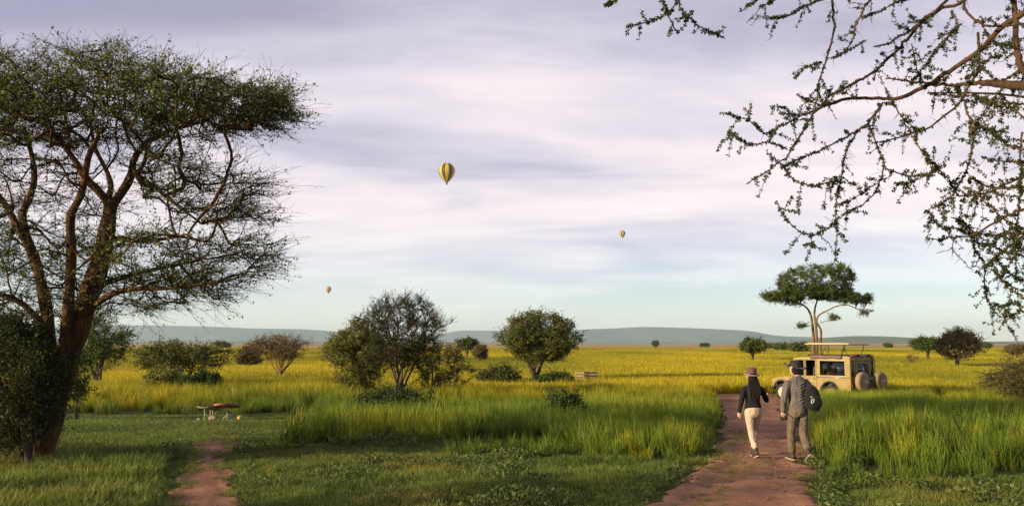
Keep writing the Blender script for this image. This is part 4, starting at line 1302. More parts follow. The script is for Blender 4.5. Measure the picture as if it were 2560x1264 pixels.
    dc = dist_to_strip(xx, yy, CROSS_ROWS)
    cl = vnoise(xx, yy, 7.0, 17); sb = vnoise(xx, yy * 0.35, 16.0, 18)
    ok = (dc > 0.4) & (cl > 0.1)
    xx, yy, cl, sb = xx[ok], yy[ok], cl[ok], sb[ok]
    s = (0.55 + 0.5 * cl) * (1 + 0.5 * smooth01((yy - 120) / 200))
    zs = 1 / (1 + 0.8 * smooth01((yy - 120) / 200))
    dry = np.clip(0.78 + (sb - 0.45) * 0.7 + rg.normal(0, 0.08, len(xx)), 0.3, 1)
    scatter('plain_grass', np.stack([xx, yy, gz(xx, yy)], -1), FARG, 5, s, dry, rg, 'golden dry grass of the open plain beyond the track', zs=zs,
            tint=np.clip(0.45 + (sb - 0.5) * 0.8 + rg.normal(0, 0.12, len(xx)), 0, 1))
    # pebbles and clods on the dirt
    peb = []
    for k in range(5):
        bm = bmesh.new(); bmesh.ops.create_icosphere(bm, subdivisions=1, radius=0.02)
        for v_ in bm.verts:
            v_.co *= rg.uniform(0.7, 1.25); v_.co.z *= 0.55
        me = bpy.data.meshes.new('pebble'); bm.to_mesh(me); bm.free(); me.materials.append(M['dirt']); peb.append(me)
    PC = proto_collection('pebble', peb)
    x, y = wedge(rg, 26000, 9, 30)
    z, px, py, clear, short, dm, dc, df = ground_class(x, y)
    ok = ((dm < 0.05) | (df < 0.05)) & (vnoise(x, y, 0.6, 33) > 0.30)
    x, y, z = x[ok], y[ok], z[ok]
    scatter('pebbles', np.stack([x, y, z + 0.008], -1), PC, 5, 0.25 + 1.1 * rg.uniform(0, 1, len(x)) ** 3, np.zeros(len(x)), rg, 'small clods and pebbles lying on the red dirt')
make_grass()

# ---------------------------------------------------------------- safari vehicle (local x forward from the rear face, y left, z up)
M['cream'] = surf('cream_paint', (0.275, 0.195, 0.060), 0.55, var=0.35, scale=4.5, spec=0.5, bump=0.04, bscale=5)
M['roof_cream'] = surf('roof_paint', (0.33, 0.265, 0.105), 0.5, var=0.12, scale=3)
M['tyre'] = surf('tyre_rubber', (0.025, 0.023, 0.021), 0.85, var=0.4, scale=30)
M['rim'] = surf('rim_white', (0.62, 0.58, 0.48), 0.5, var=0.25, scale=12)
M['blackp'] = surf('black_plastic', (0.02, 0.019, 0.018), 0.55, var=0.3, scale=10)
M['seat'] = surf('seat_vinyl', (0.05, 0.045, 0.04), 0.6, var=0.3, scale=6)
M['canvas'] = surf('brown_canvas', (0.16, 0.105, 0.085), 0.9, var=0.3, scale=9, bump=0.3, bscale=30)
M['cover1'] = surf('tan_tyre_cover', (0.26, 0.18, 0.10), 0.7, var=0.25, scale=6, bump=0.2, bscale=12)
M['cover2'] = surf('olive_tyre_cover', (0.22, 0.16, 0.07), 0.7, var=0.25, scale=6, bump=0.2, bscale=12)
M['red_lens'] = surf('red_lens', (0.5, 0.03, 0.02), 0.2, var=0.1)
M['orange_lens'] = surf('orange_lens', (0.65, 0.18, 0.02), 0.2, var=0.1)
M['white_print'] = surf('white_print', (0.72, 0.70, 0.62), 0.6, var=0.05)
M['metal'] = surf('steel', (0.35, 0.34, 0.32), 0.4, metal=0.8, var=0.2)
M['glass'] = emit_free_glass('window_glass')
M['dark_glass'] = emit_free_glass('tinted_glass', (0.30, 0.32, 0.34))


def arc(cx, cz, r, a0, a1, n):
    return [(cx + r * math.cos(R(a0 + (a1 - a0) * i / (n - 1))), cz + r * math.sin(R(a0 + (a1 - a0) * i / (n - 1)))) for i in range(n)]


def text_mesh(name, txt, size, mat, parent, loc, rot, extrude=0.002):
    cu = bpy.data.curves.new(name, 'FONT'); cu.body = txt; cu.size = size; cu.extrude = extrude; cu.align_x = 'CENTER'; cu.align_y = 'CENTER'
    t = bpy.data.objects.new(name, cu); COL.objects.link(t)
    dg = bpy.context.evaluated_depsgraph_get()
    me = bpy.data.meshes.new_from_object(t.evaluated_get(dg))
    bpy.data.objects.remove(t); bpy.data.curves.remove(cu)
    o = link(name, me, mat, parent)
    o.location = loc; o.rotation_euler = rot
    return o


def wheel(parent, x, y, z, side, name='wheel'):
    tm = MB()
    prof = [(0.24, -0.10), (0.30, -0.115), (0.37, -0.115), (0.395, -0.09), (0.40, -0.05), (0.40, 0.05), (0.395, 0.09), (0.37, 0.115), (0.30, 0.115), (0.24, 0.10), (0.24, -0.10)]
    tm.lathe(prof, 36, axis='y')
    for k in range(36):                                     # tread lugs
        a = k * math.pi / 18
        c, s = math.cos(a), math.sin(a); c2, s2 = math.cos(a + 0.09), math.sin(a + 0.09)
        y0, y1 = (-0.10, -0.01) if k % 2 else (0.01, 0.10)
        v_ = [(r_ * cc, yy, r_ * ss) for yy in (y0, y1) for (cc, ss) in ((c, s), (c2, s2)) for r_ in (0.395, 0.412)]
        tm.add(v_, [(0, 1, 3, 2), (4, 6, 7, 5), (0, 4, 5, 1), (2, 3, 7, 6), (1, 5, 7, 3)])
    w_ = tm.build(name, M['tyre'], parent, smooth=False)
    w_.location = (x, y, z)
    w_.rotation_euler = (0, 0.3, 0 if side > 0 else math.pi)
    rm = MB()
    rm.lathe([(0.245, 0.09), (0.24, 0.105), (0.225, 0.10), (0.215, 0.06), (0.17, 0.045), (0.10, 0.075), (0.07, 0.075), (0.06, 0.11), (0.0, 0.112)], 32, axis='y')
    rim = rm.build('rim', M['rim'], w_, smooth=True)
    for k in range(8):
        hm = MB()
        hm.lathe([(0.0, 0.005), (0.03, 0.004), (0.034, 0.0)], 12, axis='y')
        h = hm.build('vent_hole', M['blackp'], w_)
        a = k * math.pi / 4
        h.location = (0.165 * math.cos(a), 0.053, 0.165 * math.sin(a))
    return w_


def make_vehicle():
    zg = float(gz(VCORNER[0] + VFWD[0] * 2, VCORNER[1] + VFWD[1] * 2))
    org = VCORNER - VLEFT * 0.89
    t = empty('safari_vehicle', (org[0], org[1], zg + 0.0), math.atan2(VFWD[1], VFWD[0]),
              'cream safari off-roader with raised pop-up roof and two covered spare wheels', 'off-roader')
    Wd = 0.89
    RW, FW = 1.03, 3.63          # wheel centres
    cab0, cab1 = 1.70, 3.03
    for s in (1, -1):
        y0, y1 = (Wd - 0.035, Wd) if s > 0 else (-Wd, -Wd + 0.035)
        # rear body side, one sheet with wheel arch and window opening (built as a frame)
        low = [(0.0, 0.56), (RW - 0.47, 0.56)] + [(RW - 0.47, 0.62)] + arc(RW, 0.50, 0.47, 165, 15, 11) + [(RW + 0.47, 0.56), (cab0, 0.56), (cab0, 1.22), (0.0, 1.22)]
        mb = MB(); mb.prism(low, 'y', y0, y1)
        mb.prism([(0, 1.22), (0.20, 1.22), (0.20, 1.92), (0, 1.92)], 'y', y0 + 0.001 * s, y1 - 0.0)
        mb.prism([(1.55, 1.22), (cab0, 1.22), (cab0, 1.92), (1.55, 1.92)], 'y', y0 + 0.001 * s, y1 - 0.0)
        mb.prism([(0, 1.92), (cab0, 1.92), (cab0, 2.02), (0, 2.05)], 'y', y0, y1 - 0.0)
        side = mb.build('side_panel', M['cream'], t, bevel=0.006)
        # window frame and panes
        fm = MB(); yf = (y1 if s > 0 else y0) ; e = 0.012 * s
        for (a, b, c, d) in ((0.19, 1.56, 1.20, 1.24), (0.19, 1.56, 1.88, 1.93), (0.19, 0.235, 1.24, 1.88), (1.515, 1.56, 1.24, 1.88)):
            fm.box(a, b, min(yf - 2 * e, yf + e), max(yf - 2 * e, yf + e), c, d)
        wf = fm.build('window_frame', M['roof_cream'], side, bevel=0.004)
        for (a, b, off) in ((0.24, 1.16, -0.012), (1.10, 1.512, -0.022)):
            pm = MB(); pm.box(a, b, yf + off * s - 0.003, yf + off * s + 0.003, 1.242, 1.878)
            pm.build('window_pane', M['dark_glass'], side)
        dm = MB(); dm.box(1.10, 1.14, yf - 0.018 * s - 0.008, yf - 0.018 * s + 0.008, 1.242, 1.878)
        dm.build('window_bar', M['blackp'], side)
        # wheel arch flare
        am = MB(); am.prism(arc(RW, 0.50, 0.50, 172, 8, 15) + arc(RW, 0.50, 0.44, 8, 172, 15), 'y', yf - 0.01 * s, yf + 0.045 * s)
        am.build('wheel_arch', M['blackp'], side)
        rail = MB(); rail.box(0.02, 1.68, min(yf, yf + 0.018 * s), max(yf, yf + 0.018 * s), 1.135, 1.165)
        rail.build('trim_strip', M['metal'], side)
        # doors
        for nm, a, b, top in (('rear_door', cab0 + 0.012, 2.31, 0), ('front_door', 2.33, 3.01, 1)):
            dmb = MB()
            yo, yi = (y1, y0) if s > 0 else (y0, y1)
            fr = b if not top else b
            dmb.prism([(a, 0.56), (b, 0.56), (b, 1.20), (a, 1.20)], 'y', min(yo, yi), max(yo, yi))
            slant = 0.0 if not top else 0.13
            dmb.prism([(a, 1.20), (a + 0.05, 1.20), (a + 0.05, 1.90), (a, 1.94)], 'y', min(yo, yi), max(yo, yi))
            dmb.prism([(b - 0.05, 1.20), (b, 1.20), (b - slant, 1.94), (b - 0.05 - slant, 1.90)], 'y', min(yo, yi), max(yo, yi))
            dmb.prism([(a, 1.94), (a + 0.05, 1.90), (b - 0.05 - slant, 1.90), (b - slant, 1.94)], 'y', min(yo, yi), max(yo, yi))
            dr = dmb.build(nm, M['cream'], t, bevel=0.005)
            hm = MB(); hm.box(a + 0.05, a + 0.17, min(yo, yo + 0.03 * s), max(yo, yo + 0.03 * s), 1.06, 1.09)
            hm.build('handle', M['blackp'], dr)
            if top:
                pm = MB(); pm.prism([(a + 0.05, 1.21), (b - 0.05, 1.21), (b - 0.05 - slant, 1.90), (a + 0.05, 1.90)], 'y', yo - 0.02 * s - 0.003, yo - 0.02 * s + 0.003)
                pm.build('window_pane', M['glass'], dr)
                mm = MB(); mm.box(b - 0.16, b - 0.10, min(yo + 0.05 * s, yo + 0.24 * s), max(yo + 0.05 * s, yo + 0.24 * s), 1.28, 1.46)
                mm.tube([(b - 0.12, yo, 1.26), (b - 0.13, yo + 0.08 * s, 1.30)], 0.012, 6)
                mm.build('wing_mirror', M['blackp'], dr)
        # front wing
        wing = [(3.03, 0.56), (FW - 0.46, 0.56)] + arc(FW, 0.48, 0.46, 170, 10, 11) + [(FW + 0.46, 0.58), (4.16, 0.58), (4.16, 1.03), (3.03, 1.08)]
        wm = MB(); wm.prism(wing, 'y', y0, y1)
        yin = Wd - 0.30 if s > 0 else -Wd
        wm.prism([(3.03, 1.05), (4.16, 1.00), (4.16, 1.03), (3.03, 1.08)], 'y', min(y0 - 0.26 if s > 0 else y0 + 0.036, 9), (y0 if s > 0 else y1 + 0.26))
        wg = wm.build('front_wing', M['cream'], t, bevel=0.008)
        am = MB(); am.prism(arc(FW, 0.48, 0.50, 172, 8, 15) + arc(FW, 0.48, 0.43, 8, 172, 15), 'y', yf - 0.01 * s, yf + 0.05 * s)
        am.build('wheel_arch', M['blackp'], wg)
        lm = MB(); lm.lathe([(0.0, 0.03), (0.06, 0.025), (0.085, 0.0), (0.095, -0.02)], 18, axis='x')
        hl = lm.build('headlight', M['glass'], t, smooth=True); hl.location = (4.17, 0.58 * s, 0.86)
        wheel(t, RW, 0.75 * s, 0.40, s); wheel(t, FW, 0.75 * s, 0.40, s)
        # windscreen pillar
        pm = MB(); pm.prism([(3.01, 1.20), (3.06, 1.20), (2.93, 1.95), (2.88, 1.95)], 'y', y0, y1)
        pm.build('windscreen_pillar', M['cream'], t)
    mb = MB(); mb.prism([(3.02, 1.08), (3.05, 1.17), (4.10, 1.09), (4.16, 1.03), (4.16, 1.00), (3.02, 1.05)], 'y', -0.60, 0.60)
    mb.build('bonnet', M['cream'], t, bevel=0.012)
    mb = MB(); mb.box(4.12, 4.17, -0.60, 0.60, 0.58, 1.00); g = mb.build('grille', M['blackp'], t, bevel=0.01)
    for k in range(6):
        sb = MB(); sb.box(4.165, 4.185, -0.42, 0.42, 0.64 + k * 0.055, 0.665 + k * 0.055); sb.build('grille_slat', M['metal'], g)
    mb = MB(); mb.box(4.20, 4.32, -0.88, 0.88, 0.50, 0.64); mb.box(4.10, 4.21, -0.5, -0.4, 0.52, 0.60); mb.box(4.10, 4.21, 0.4, 0.5, 0.52, 0.60)
    mb.build('front_bumper', M['blackp'], t, bevel=0.01)
    mb = MB(); mb.box(3.00, 3.04, -Wd + 0.05, Wd - 0.05, 0.6, 1.19); mb.build('bulkhead', M['cream'], t)
    mb = MB(); mb.prism([(3.035, 1.20), (3.045, 1.20), (2.915, 1.94), (2.905, 1.94)], 'y', -Wd + 0.04, Wd - 0.04); mb.build('windscreen', M['glass'], t)
    mb = MB(); mb.box(0.06, 3.0, -0.82, 0.82, 0.55, 0.60); mb.build('floor_pan', M['blackp'], t)
    mb = MB(); mb.box(-0.1, 4.15, -0.45, -0.35, 0.40, 0.52); mb.box(-0.1, 4.15, 0.35, 0.45, 0.40, 0.52); mb.tube([(RW, -0.7, 0.4), (RW, 0.7, 0.4)], 0.05, 10); mb.tube([(FW, -0.7, 0.4), (FW, 0.7, 0.4)], 0.05, 10)
    mb.build('chassis', M['blackp'], t)
    # roofs: cab roof, rear roof with hatch opening edge
    mb = MB(); mb.prism([(cab0 - 0.0, 1.945), (2.90, 1.945), (2.96, 1.955), (2.90, 1.99), (2.5, 2.02), (cab0 - 0.0, 2.03)], 'y', -Wd + 0.02, Wd - 0.02)
    mb.build('cab_roof', M['roof_cream'], t, bevel=0.01)
    mb = MB(); mb.box(0.0, 0.26, -Wd + 0.04, Wd - 0.04, 2.02, 2.075); mb.box(1.60, 1.695, -Wd + 0.04, Wd - 0.04, 2.02, 2.075)
    mb.box(0.262, 1.598, 0.70, Wd - 0.04, 2.02, 2.07); mb.box(0.262, 1.598, -Wd + 0.04, -0.70, 2.02, 2.07)
    mb.build('roof_surround', M['roof_cream'], t, bevel=0.01)
    rk = MB()
    for s in (1, -1):
        rk.box(0.0, 2.2, s * 0.80 - 0.025, s * 0.80 + 0.025, 2.10, 2.15)
        for x in (0.08, 0.9, 1.65): rk.box(x, x + 0.04, s * 0.80 - 0.02, s * 0.80 + 0.02, 2.02, 2.102)
    rk.box(-0.0, 0.05, -0.774, 0.774, 2.10, 2.15); rk.box(2.15, 2.20, -0.774, 0.774, 2.10, 2.15)
    rk.build('roof_rail', M['blackp'], t)
    # pop-up roof
    pt = MB()
    pt.prism([(0.06, 2.60), (0.14, 2.66), (0.4, 2.685), (2.15, 2.685), (2.36, 2.66), (2.42, 2.61), (2.42, 2.60)], 'y', -0.74, 0.74)
    pop = pt.build('pop_up_roof', M['roof_cream'], t, bevel=0.012)
    lip = MB(); lip.box(0.04, 2.44, -0.765, 0.765, 2.575, 2.597); lip.build('roof_lip', M['blackp'], pop)
    for s in (1, -1):
        for pts in ([(0.46, 2.15), (0.30, 2.575)], [(1.20, 2.15), (1.36, 2.575)], [(1.50, 2.15), (1.34, 2.45)], [(2.12, 2.15), (2.18, 2.575)]):
            sm = MB(); sm.tube([(pts[0][0], s * 0.70, pts[0][1]), (pts[1][0], s * 0.70, pts[1][1])], 0.017, 7); sm.build('roof_strut', M['blackp'], t)
    # rolled awning along the left edge, with pale end roll
    am = MB()
    xs = np.linspace(0.36, 1.98, 14)
    am.tube([(x, 0.90, 2.05 + 0.012 * math.sin(9 * x)) for x in xs], [0.075 + 0.008 * math.sin(5 * x) for x in xs], 12)
    aw = am.build('rolled_awning', M['canvas'], t, smooth=True)
    em = MB(); em.lathe([(0.072, 0.0), (0.06, 0.012), (0.035, 0.006), (0.03, 0.02), (0.0, 0.018)], 16, axis='x'); eo = em.build('awning_end', M['white_print'], aw, smooth=True); eo.location = (1.98, 0.90, 2.05)
    # rear face
    rb = MB()
    rb.box(-0.03, 0.0, -Wd, Wd, 0.56, 1.18)
    rb.box(-0.03, 0.0, 0.55, Wd, 1.18, 1.22); rb.box(-0.03, 0.0, 0.78, Wd, 1.22, 1.86); rb.box(-0.03, 0.0, 0.50, 0.60, 1.22, 1.86)
    rb.box(-0.03, 0.0, -Wd, -0.62, 1.18, 1.22); rb.box(-0.03, 0.0, -Wd, -0.80, 1.22, 1.86); rb.box(-0.03, 0.0, -0.66, -0.54, 1.22, 1.86)
    rb.box(-0.03, 0.0, -Wd, Wd, 1.86, 2.05)
    rear = rb.build('rear_panel', M['cream'], t, bevel=0.006)
    for a, b in ((0.60, 0.78), (-0.80, -0.66)):
        pm = MB(); pm.box(-0.018, -0.012, a, b, 1.22, 1.86); pm.build('corner_pane', M['dark_glass'], rear)
    dm = MB()
    dm.box(-0.055, -0.031, -0.53, 0.49, 0.60, 1.20); dm.box(-0.055, -0.031, -0.53, -0.44, 1.20, 1.84); dm.box(-0.055, -0.031, 0.40, 0.49, 1.20, 1.84); dm.box(-0.055, -0.031, -0.44, 0.40, 1.76, 1.84)
    rd = dm.build('tail_door', M['cream'], t, bevel=0.006)
    pm = MB(); pm.box(-0.046, -0.040, -0.44, 0.40, 1.20, 1.76); pm.build('door_pane', M['dark_glass'], rd)
    hm = MB(); hm.box(-0.085, -0.055, -0.50, -0.40, 1.05, 1.09); hm.build('handle', M['blackp'], rd)
    for s in (1, -1):
        for k, (z_, mt) in enumerate(((0.92, 'red_lens'), (0.80, 'orange_lens'))):
            l_ = MB(); l_.lathe([(0.0, -0.035), (0.03, -0.032), (0.042, 0.0)], 14, axis='x'); lo = l_.build('tail_light', M[mt], rear, smooth=True); lo.location = (-0.03, s * 0.79, z_)
    bm_ = MB(); bm_.box(-0.22, -0.08, -0.86, 0.86, 0.46, 0.58); bm_.build('rear_bumper', M['blackp'], t, bevel=0.008)
    # ladder on the right rear
    ld = MB()
    for yy in (-0.84, -0.70): ld.tube([(-0.10, yy, 0.62), (-0.10, yy, 1.85), (-0.02, yy, 2.12)], 0.014, 6)
    for z_ in np.linspace(0.75, 1.8, 5): ld.tube([(-0.10, -0.84, z_), (-0.10, -0.70, z_)], 0.012, 6)
    ld.build('ladder', M['blackp'], t)
    # sign board above the rear
    sg = MB(); sg.box(-0.05, 0.10, -0.80, 0.80, 2.052, 2.185); sign = sg.build('roof_sign', M['blackp'], t, bevel=0.01)
    text_mesh('sign_lettering', 'TOURIST', 0.135, M['white_print'], sign, (-0.056, -0.06, 2.118), (math.pi / 2, 0, -math.pi / 2))
    for nm, mt, a, b in (('marker_lamp', 'red_lens', 0.46, 0.78), ('marker_lamp', 'orange_lens', -0.78, -0.60)):
        l_ = MB(); l_.box(-0.085, -0.05, a, b, 2.065, 2.165); l_.build(nm, M[mt], sign, bevel=0.012)
    # covered spare wheels on swing carriers
    def spare(u, back, mt, strokes):
        yl = Wd - u
        s_ = MB()
        s_.lathe([(0.0, -0.125), (0.20, -0.13), (0.33, -0.125), (0.395, -0.10), (0.42, -0.05), (0.42, 0.06), (0.39, 0.10), (0.30, 0.105)], 40, axis='x')
        sp = s_.build('spare_wheel', M[mt], t, smooth=True)
        sp.location = (-back, yl, 1.00)
        ti = MB(); ti.lathe([(0.36, 0.095), (0.37, 0.12), (0.30, 0.13), (0.22, 0.12), (0.0, 0.11)], 32, axis='x'); ti.build('tyre', M['tyre'], sp, smooth=True)
        for (a, b, c, d) in strokes:
            k = MB(); k.box(-0.1335, -0.128, min(-a, -b), max(-a, -b), c, d); k.build('print_stroke', M['white_print'], sp)
        ca = MB()
        ca.tube([(-back + 0.09, yl, 1.0), (-back + 0.16, yl, 1.0), (-0.02 if back < 0.36 else -0.10, yl + (0 if back < 0.36 else 0.25), 1.0)], 0.035, 8)
        ca.tube([(-back + 0.14, yl, 1.0), (-back + 0.14, yl, 0.55), (-0.15, yl, 0.52)], 0.03, 8)
        ca.build('wheel_carrier', M['blackp'], t)
    spare(0.42, 0.32, 'cover1', [(-0.02, 0.0, 0.0, 0.10), (-0.02, 0.24, -0.012, 0.008), (0.13, 0.15, 0.0, 0.09), (0.0, 0.20, -0.065, -0.048), (0.06, 0.14, 0.045, 0.058)])
    spare(1.48, 0.50, 'cover2', [(-0.03, -0.008, -0.02, 0.11), (-0.03, 0.05, -0.02, 0.0), (0.06, 0.10, 0.03, 0.06), (0.12, 0.17, 0.05, 0.08), (0.19, 0.26, 0.04, 0.065), (0.10, 0.22, -0.01, 0.008),
                                 (0.20, 0.27, -0.035, -0.015), (0.06, 0.20, -0.15, -0.138), (-0.06, 0.03, -0.045, -0.03)])
    # seats and steering wheel
    for x in (0.55, 1.30, 2.25):
        for y in (-0.45, 0.45):
            sm = MB(); sm.box(x - 0.24, x + 0.24, y - 0.24, y + 0.24, 0.60, 1.0); sm.prism([(x - 0.26, 1.0), (x - 0.14, 1.0), (x - 0.22, 1.62), (x - 0.32, 1.62)], 'y', y - 0.22, y + 0.22)
            so_ = sm.build('seat', M['seat'], t, bevel=0.04)
            hm = MB(); hm.box(x - 0.34, x - 0.25, y - 0.13, y + 0.13, 1.66, 1.80); hm.box(x - 0.30, x - 0.29, y - 0.06, y - 0.05, 1.6, 1.67); hm.box(x - 0.30, x - 0.29, y + 0.05, y + 0.06, 1.6, 1.67)
            hm.build('headrest', M['seat'], so_, bevel=0.02)
    sw = MB(); a = np.linspace(0, 2 * math.pi, 22)
    sw.tube([(2.66 - 0.1 * math.sin(q), -0.42 + 0.19 * math.cos(q), 1.26 + 0.16 * math.sin(q)) for q in a], 0.014, 6, cap=False)
    sw.tube([(2.68, -0.42, 1.26), (2.98, -0.42, 1.05)], 0.02, 6); sw.build('steering_wheel', M['blackp'], t)
    db = MB(); db.box(2.78, 2.99, -0.84, 0.84, 1.0, 1.22); db.build('dashboard', M['blackp'], t, bevel=0.03)
make_vehicle()

# ---------------------------------------------------------------- hot-air balloons
M['bal_yellow'] = surf('balloon_yellow', (0.52, 0.36, 0.015), 0.6, var=0.1, scale=0.3)
M['bal_dark'] = surf('balloon_dark_green', (0.05, 0.042, 0.01), 0.6, var=0.2, scale=0.3)
M['bal_tan'] = surf('balloon_tan', (0.36, 0.27, 0.12), 0.6, var=0.12, scale=0.3)
M['wicker'] = surf('wicker', (0.10, 0.06, 0.03), 0.8, var=0.4, scale=4)

def balloon(px, py, wpx, d, label, colours, seed):
    Rb = 0.5 * wpx * d / F
    c = at(px, py, d)
    prof = [(0.0, 1.0), (0.18, 0.985), (0.38, 0.93), (0.60, 0.80), (0.78, 0.62), (0.90, 0.42), (0.975, 0.2), (1.0, 0.0), (0.985, -0.18), (0.93, -0.38), (0.82, -0.62), (0.66, -0.88), (0.48, -1.10), (0.31, -1.29), (0.20, -1.40), (0.17, -1.43)]
    prof = np.array(prof)
    t = empty('hot_air_balloon', (c[0], c[1], c[2] - 1.75 * Rb), 0.4 + seed, label, 'balloon', 'hot-air balloons over the plain')
    G = 24 if len(colours) > 1 else 16
    for g in range(G):
        a0 = 2 * math.pi * g / G; a = a0 + np.linspace(0, 1, 5) * 2 * math.pi / G
        bulge = 1 + 0.03 * np.sin(np.linspace(0, 1, 5) * math.pi)
        X = prof[:, 0:1] * np.cos(a) * bulge * Rb; Y = prof[:, 0:1] * np.sin(a) * bulge * Rb; Z = np.repeat(prof[:, 1:2], 5, 1) * Rb + 1.75 * Rb
        K = len(prof)
        i = np.arange(K - 1)[:, None] * 5; j = np.arange(4)[None]
        q = np.stack([i + j, i + 5 + j, i + 6 + j, i + 1 + j], -1).reshape(-1, 4)
        mb = MB(); mb.add(np.stack([X, Y, Z], -1), q)
        mb.build('gore', M[colours[(g // (2 if len(colours) > 1 else 1)) % len(colours)]], t, smooth=True)
    mb = MB(); mb.lathe([(0.165 * Rb, 0.32 * Rb), (0.15 * Rb, 0.24 * Rb)], 20); mb.build('skirt', M['bal_dark'], t)
    mb = MB(); s = 0.09 * Rb
    mb.box(-s * 1.2, s * 1.2, -s, s, 0.0, 0.13 * Rb); mb.build('basket', M['wicker'], t, bevel=0.01 * Rb)
    mb = MB()
    for sx in (-1, 1):
        for sy in (-1, 1):
            mb.tube([(sx * s * 1.1, sy * s * 0.9, 0.12 * Rb), (sx * 0.10 * Rb, sy * 0.10 * Rb, 0.25 * Rb)], 0.006 * Rb, 5)
    mb.build('suspension_lines', M['blackp'], t)
    mb = MB(); mb.tube([(0, 0, 0.16 * Rb), (0, 0, 0.21 * Rb)], 0.03 * Rb, 8); mb.build('burner', M['metal'], t)
balloon(1117, 427, 40.5, 1100, 'large yellow and dark green striped hot-air balloon high over the plain', ['bal_yellow', 'bal_dark'], 0)
balloon(1556, 583, 15, 2700, 'smaller yellow and dark striped hot-air balloon farther off', ['bal_yellow', 'bal_dark'], 1)
balloon(821, 722, 14, 2800, 'plain tan hot-air balloon floating low over the hills', ['bal_tan'], 2)

# ---------------------------------------------------------------- low table, stones, crate, dead stalk
M['wood_top'] = surf('red_brown_wood', (0.30, 0.135, 0.085), 0.65, var=0.45, scale=5, bump=0.3, bscale=20)
M['wood_grey'] = surf('grey_wood', (0.20, 0.17, 0.15), 0.75, var=0.4, scale=6, bump=0.3, bscale=20)
M['pale_metal'] = surf('pale_metal', (0.50, 0.46, 0.30), 0.6, var=0.3, scale=10)
M['stone'] = surf('grey_stone', (0.42, 0.36, 0.28), 0.9, var=0.5, scale=7, bump=0.8, bscale=14)
M['stone_ochre'] = surf('ochre_stone', (0.50, 0.36, 0.15), 0.9, var=0.35, scale=7, bump=0.7, bscale=14)
M['crate'] = surf('weathered_wood', (0.26, 0.19, 0.11), 0.85, var=0.45, scale=6, bump=0.4, bscale=30)

def slab_mesh(outline, zfun, th):
    """curved wooden slab: outline polygon (x,y), underside th below"""
    n = len(outline)
    v_ = [(x, y, zfun(x, y)) for x, y in outline] + [(x * 0.97, y * 0.97, zfun(x, y) - th) for x, y in outline]
    c0 = np.mean([p for p in outline], axis=0)
    v_ += [(c0[0], c0[1], zfun(*c0)), (c0[0], c0[1], zfun(*c0) - th)]
    f = []
    for i in range(n):
        j = (i + 1) % n
        f += [[2 * n, i, j], [2 * n + 1, n + j, n + i], [i, n + i, n + j, j]]
    mb = MB(); mb.poly(v_, f)
    return mb

tb = gpt(545, 1051)
table = empty('low_table', tb, 0, 'low table with two overlapping wooden slab tops on thin metal legs over stones', 'table')
kx = tb[1] / F
W_ = 107 * kx
o1 = [(math.cos(a) * W_ * 0.30 - W_ * 0.19, math.sin(a) * W_ * 0.36) for a in np.linspace(0, 2 * math.pi, 25)[:-1]]
s1 = slab_mesh(o1, lambda x, y: 0.425 - 0.12 * y + 0.05 * max(0, (-x - W_ * 0.30) / (W_ * 0.19)) + 0.06 * max(0, (x + W_ * 0.2) / (W_ * 0.3)), 0.05).build('slab_top', M['wood_grey'], table)
o2 = [(math.cos(a) * W_ * 0.29 + W_ * 0.20, math.sin(a) * W_ * 0.40) for a in np.linspace(0, 2 * math.pi, 25)[:-1]]
s2 = slab_mesh(o2, lambda x, y: 0.50 + 0.02 * math.sin(x * 3) - 0.16 * y, 0.06).build('slab_top', M['wood_top'], table)
for x, y, z1 in ((-W_ * 0.27, -0.20, 0.41), (-W_ * 0.17, 0.18, 0.42), (-W_ * 0.14, -0.18, 0.43), (W_ * 0.24, -0.16, 0.46), (W_ * 0.16, 0.2, 0.46), (W_ * 0.30, 0.14, 0.46)):
    mb = MB(); mb.tube([(x, y, -0.05), (x, y, z1)], 0.011, 7); mb.build('leg', M['pale_metal'], table)
for p, q in (((-W_ * 0.27, -0.20, 0.26), (-W_ * 0.14, -0.18, 0.10)), ((W_ * 0.24, -0.16, 0.14), (W_ * 0.16, 0.2, 0.30)), ((-0.02, 0.1, 0.40), (-0.14, -0.1, 0.12))):
    mb = MB(); mb.tube([p, q], 0.009, 6); mb.build('brace', M['pale_metal'], table)

def stone(loc, r, seed, mat, label, sq=(1, 1, 0.75), group=None):
    rs = np.random.default_rng(seed)
    bm = bmesh.new(); bmesh.ops.create_icosphere(bm, subdivisions=3, radius=1.0)
    D_ = rs.normal(0, 1, (7, 3)); D_ = unit(D_)
    for v_ in bm.verts:
        p = np.array(v_.co); k = 1 + 0.08 * math.sin(4 * p[0] + seed) + 0.08 * math.sin(5 * p[1] + 2 * seed)
        for d_ in D_:
            q = p @ d_
            if q > 0.72: k *= 0.72 / q * 0.5 + 0.5
        v_.co = Vector(p * k * np.array(sq) * r)
    me = bpy.data.meshes.new('stone'); bm.to_mesh(me); bm.free()
    me.polygons.foreach_set('use_smooth', np.ones(len(me.polygons), bool))
    o = link('stone', me, M[mat])
    o.location = loc
    o.rotation_euler = (0, 0, seed)
    tag(o, label, 'stone', group)
ys = gpt(600, 1050)
stone((ys[0], ys[1], ys[2] + 0.07), 0.12, 3, 'stone_ochre', 'ochre yellow boulder on the ground right of the low table', (0.85, 0.85, 0.95))
rs = np.random.default_rng(6)
for i, (px, py, r, lb) in enumerate([(533, 1050, 0.13, 'large knobbly grey stone under the left slab of the low table'), (568, 1050, 0.14, 'large pale stone under the right slab of the low table'),
                                     (572, 1043, 0.10, 'pale stone stacked behind the large one under the right slab')]):
    g = gpt(px, py); stone((g[0], g[1], g[2] + r * 0.45), r, 10 + i, 'stone', lb, (1.1, 1, 0.75))
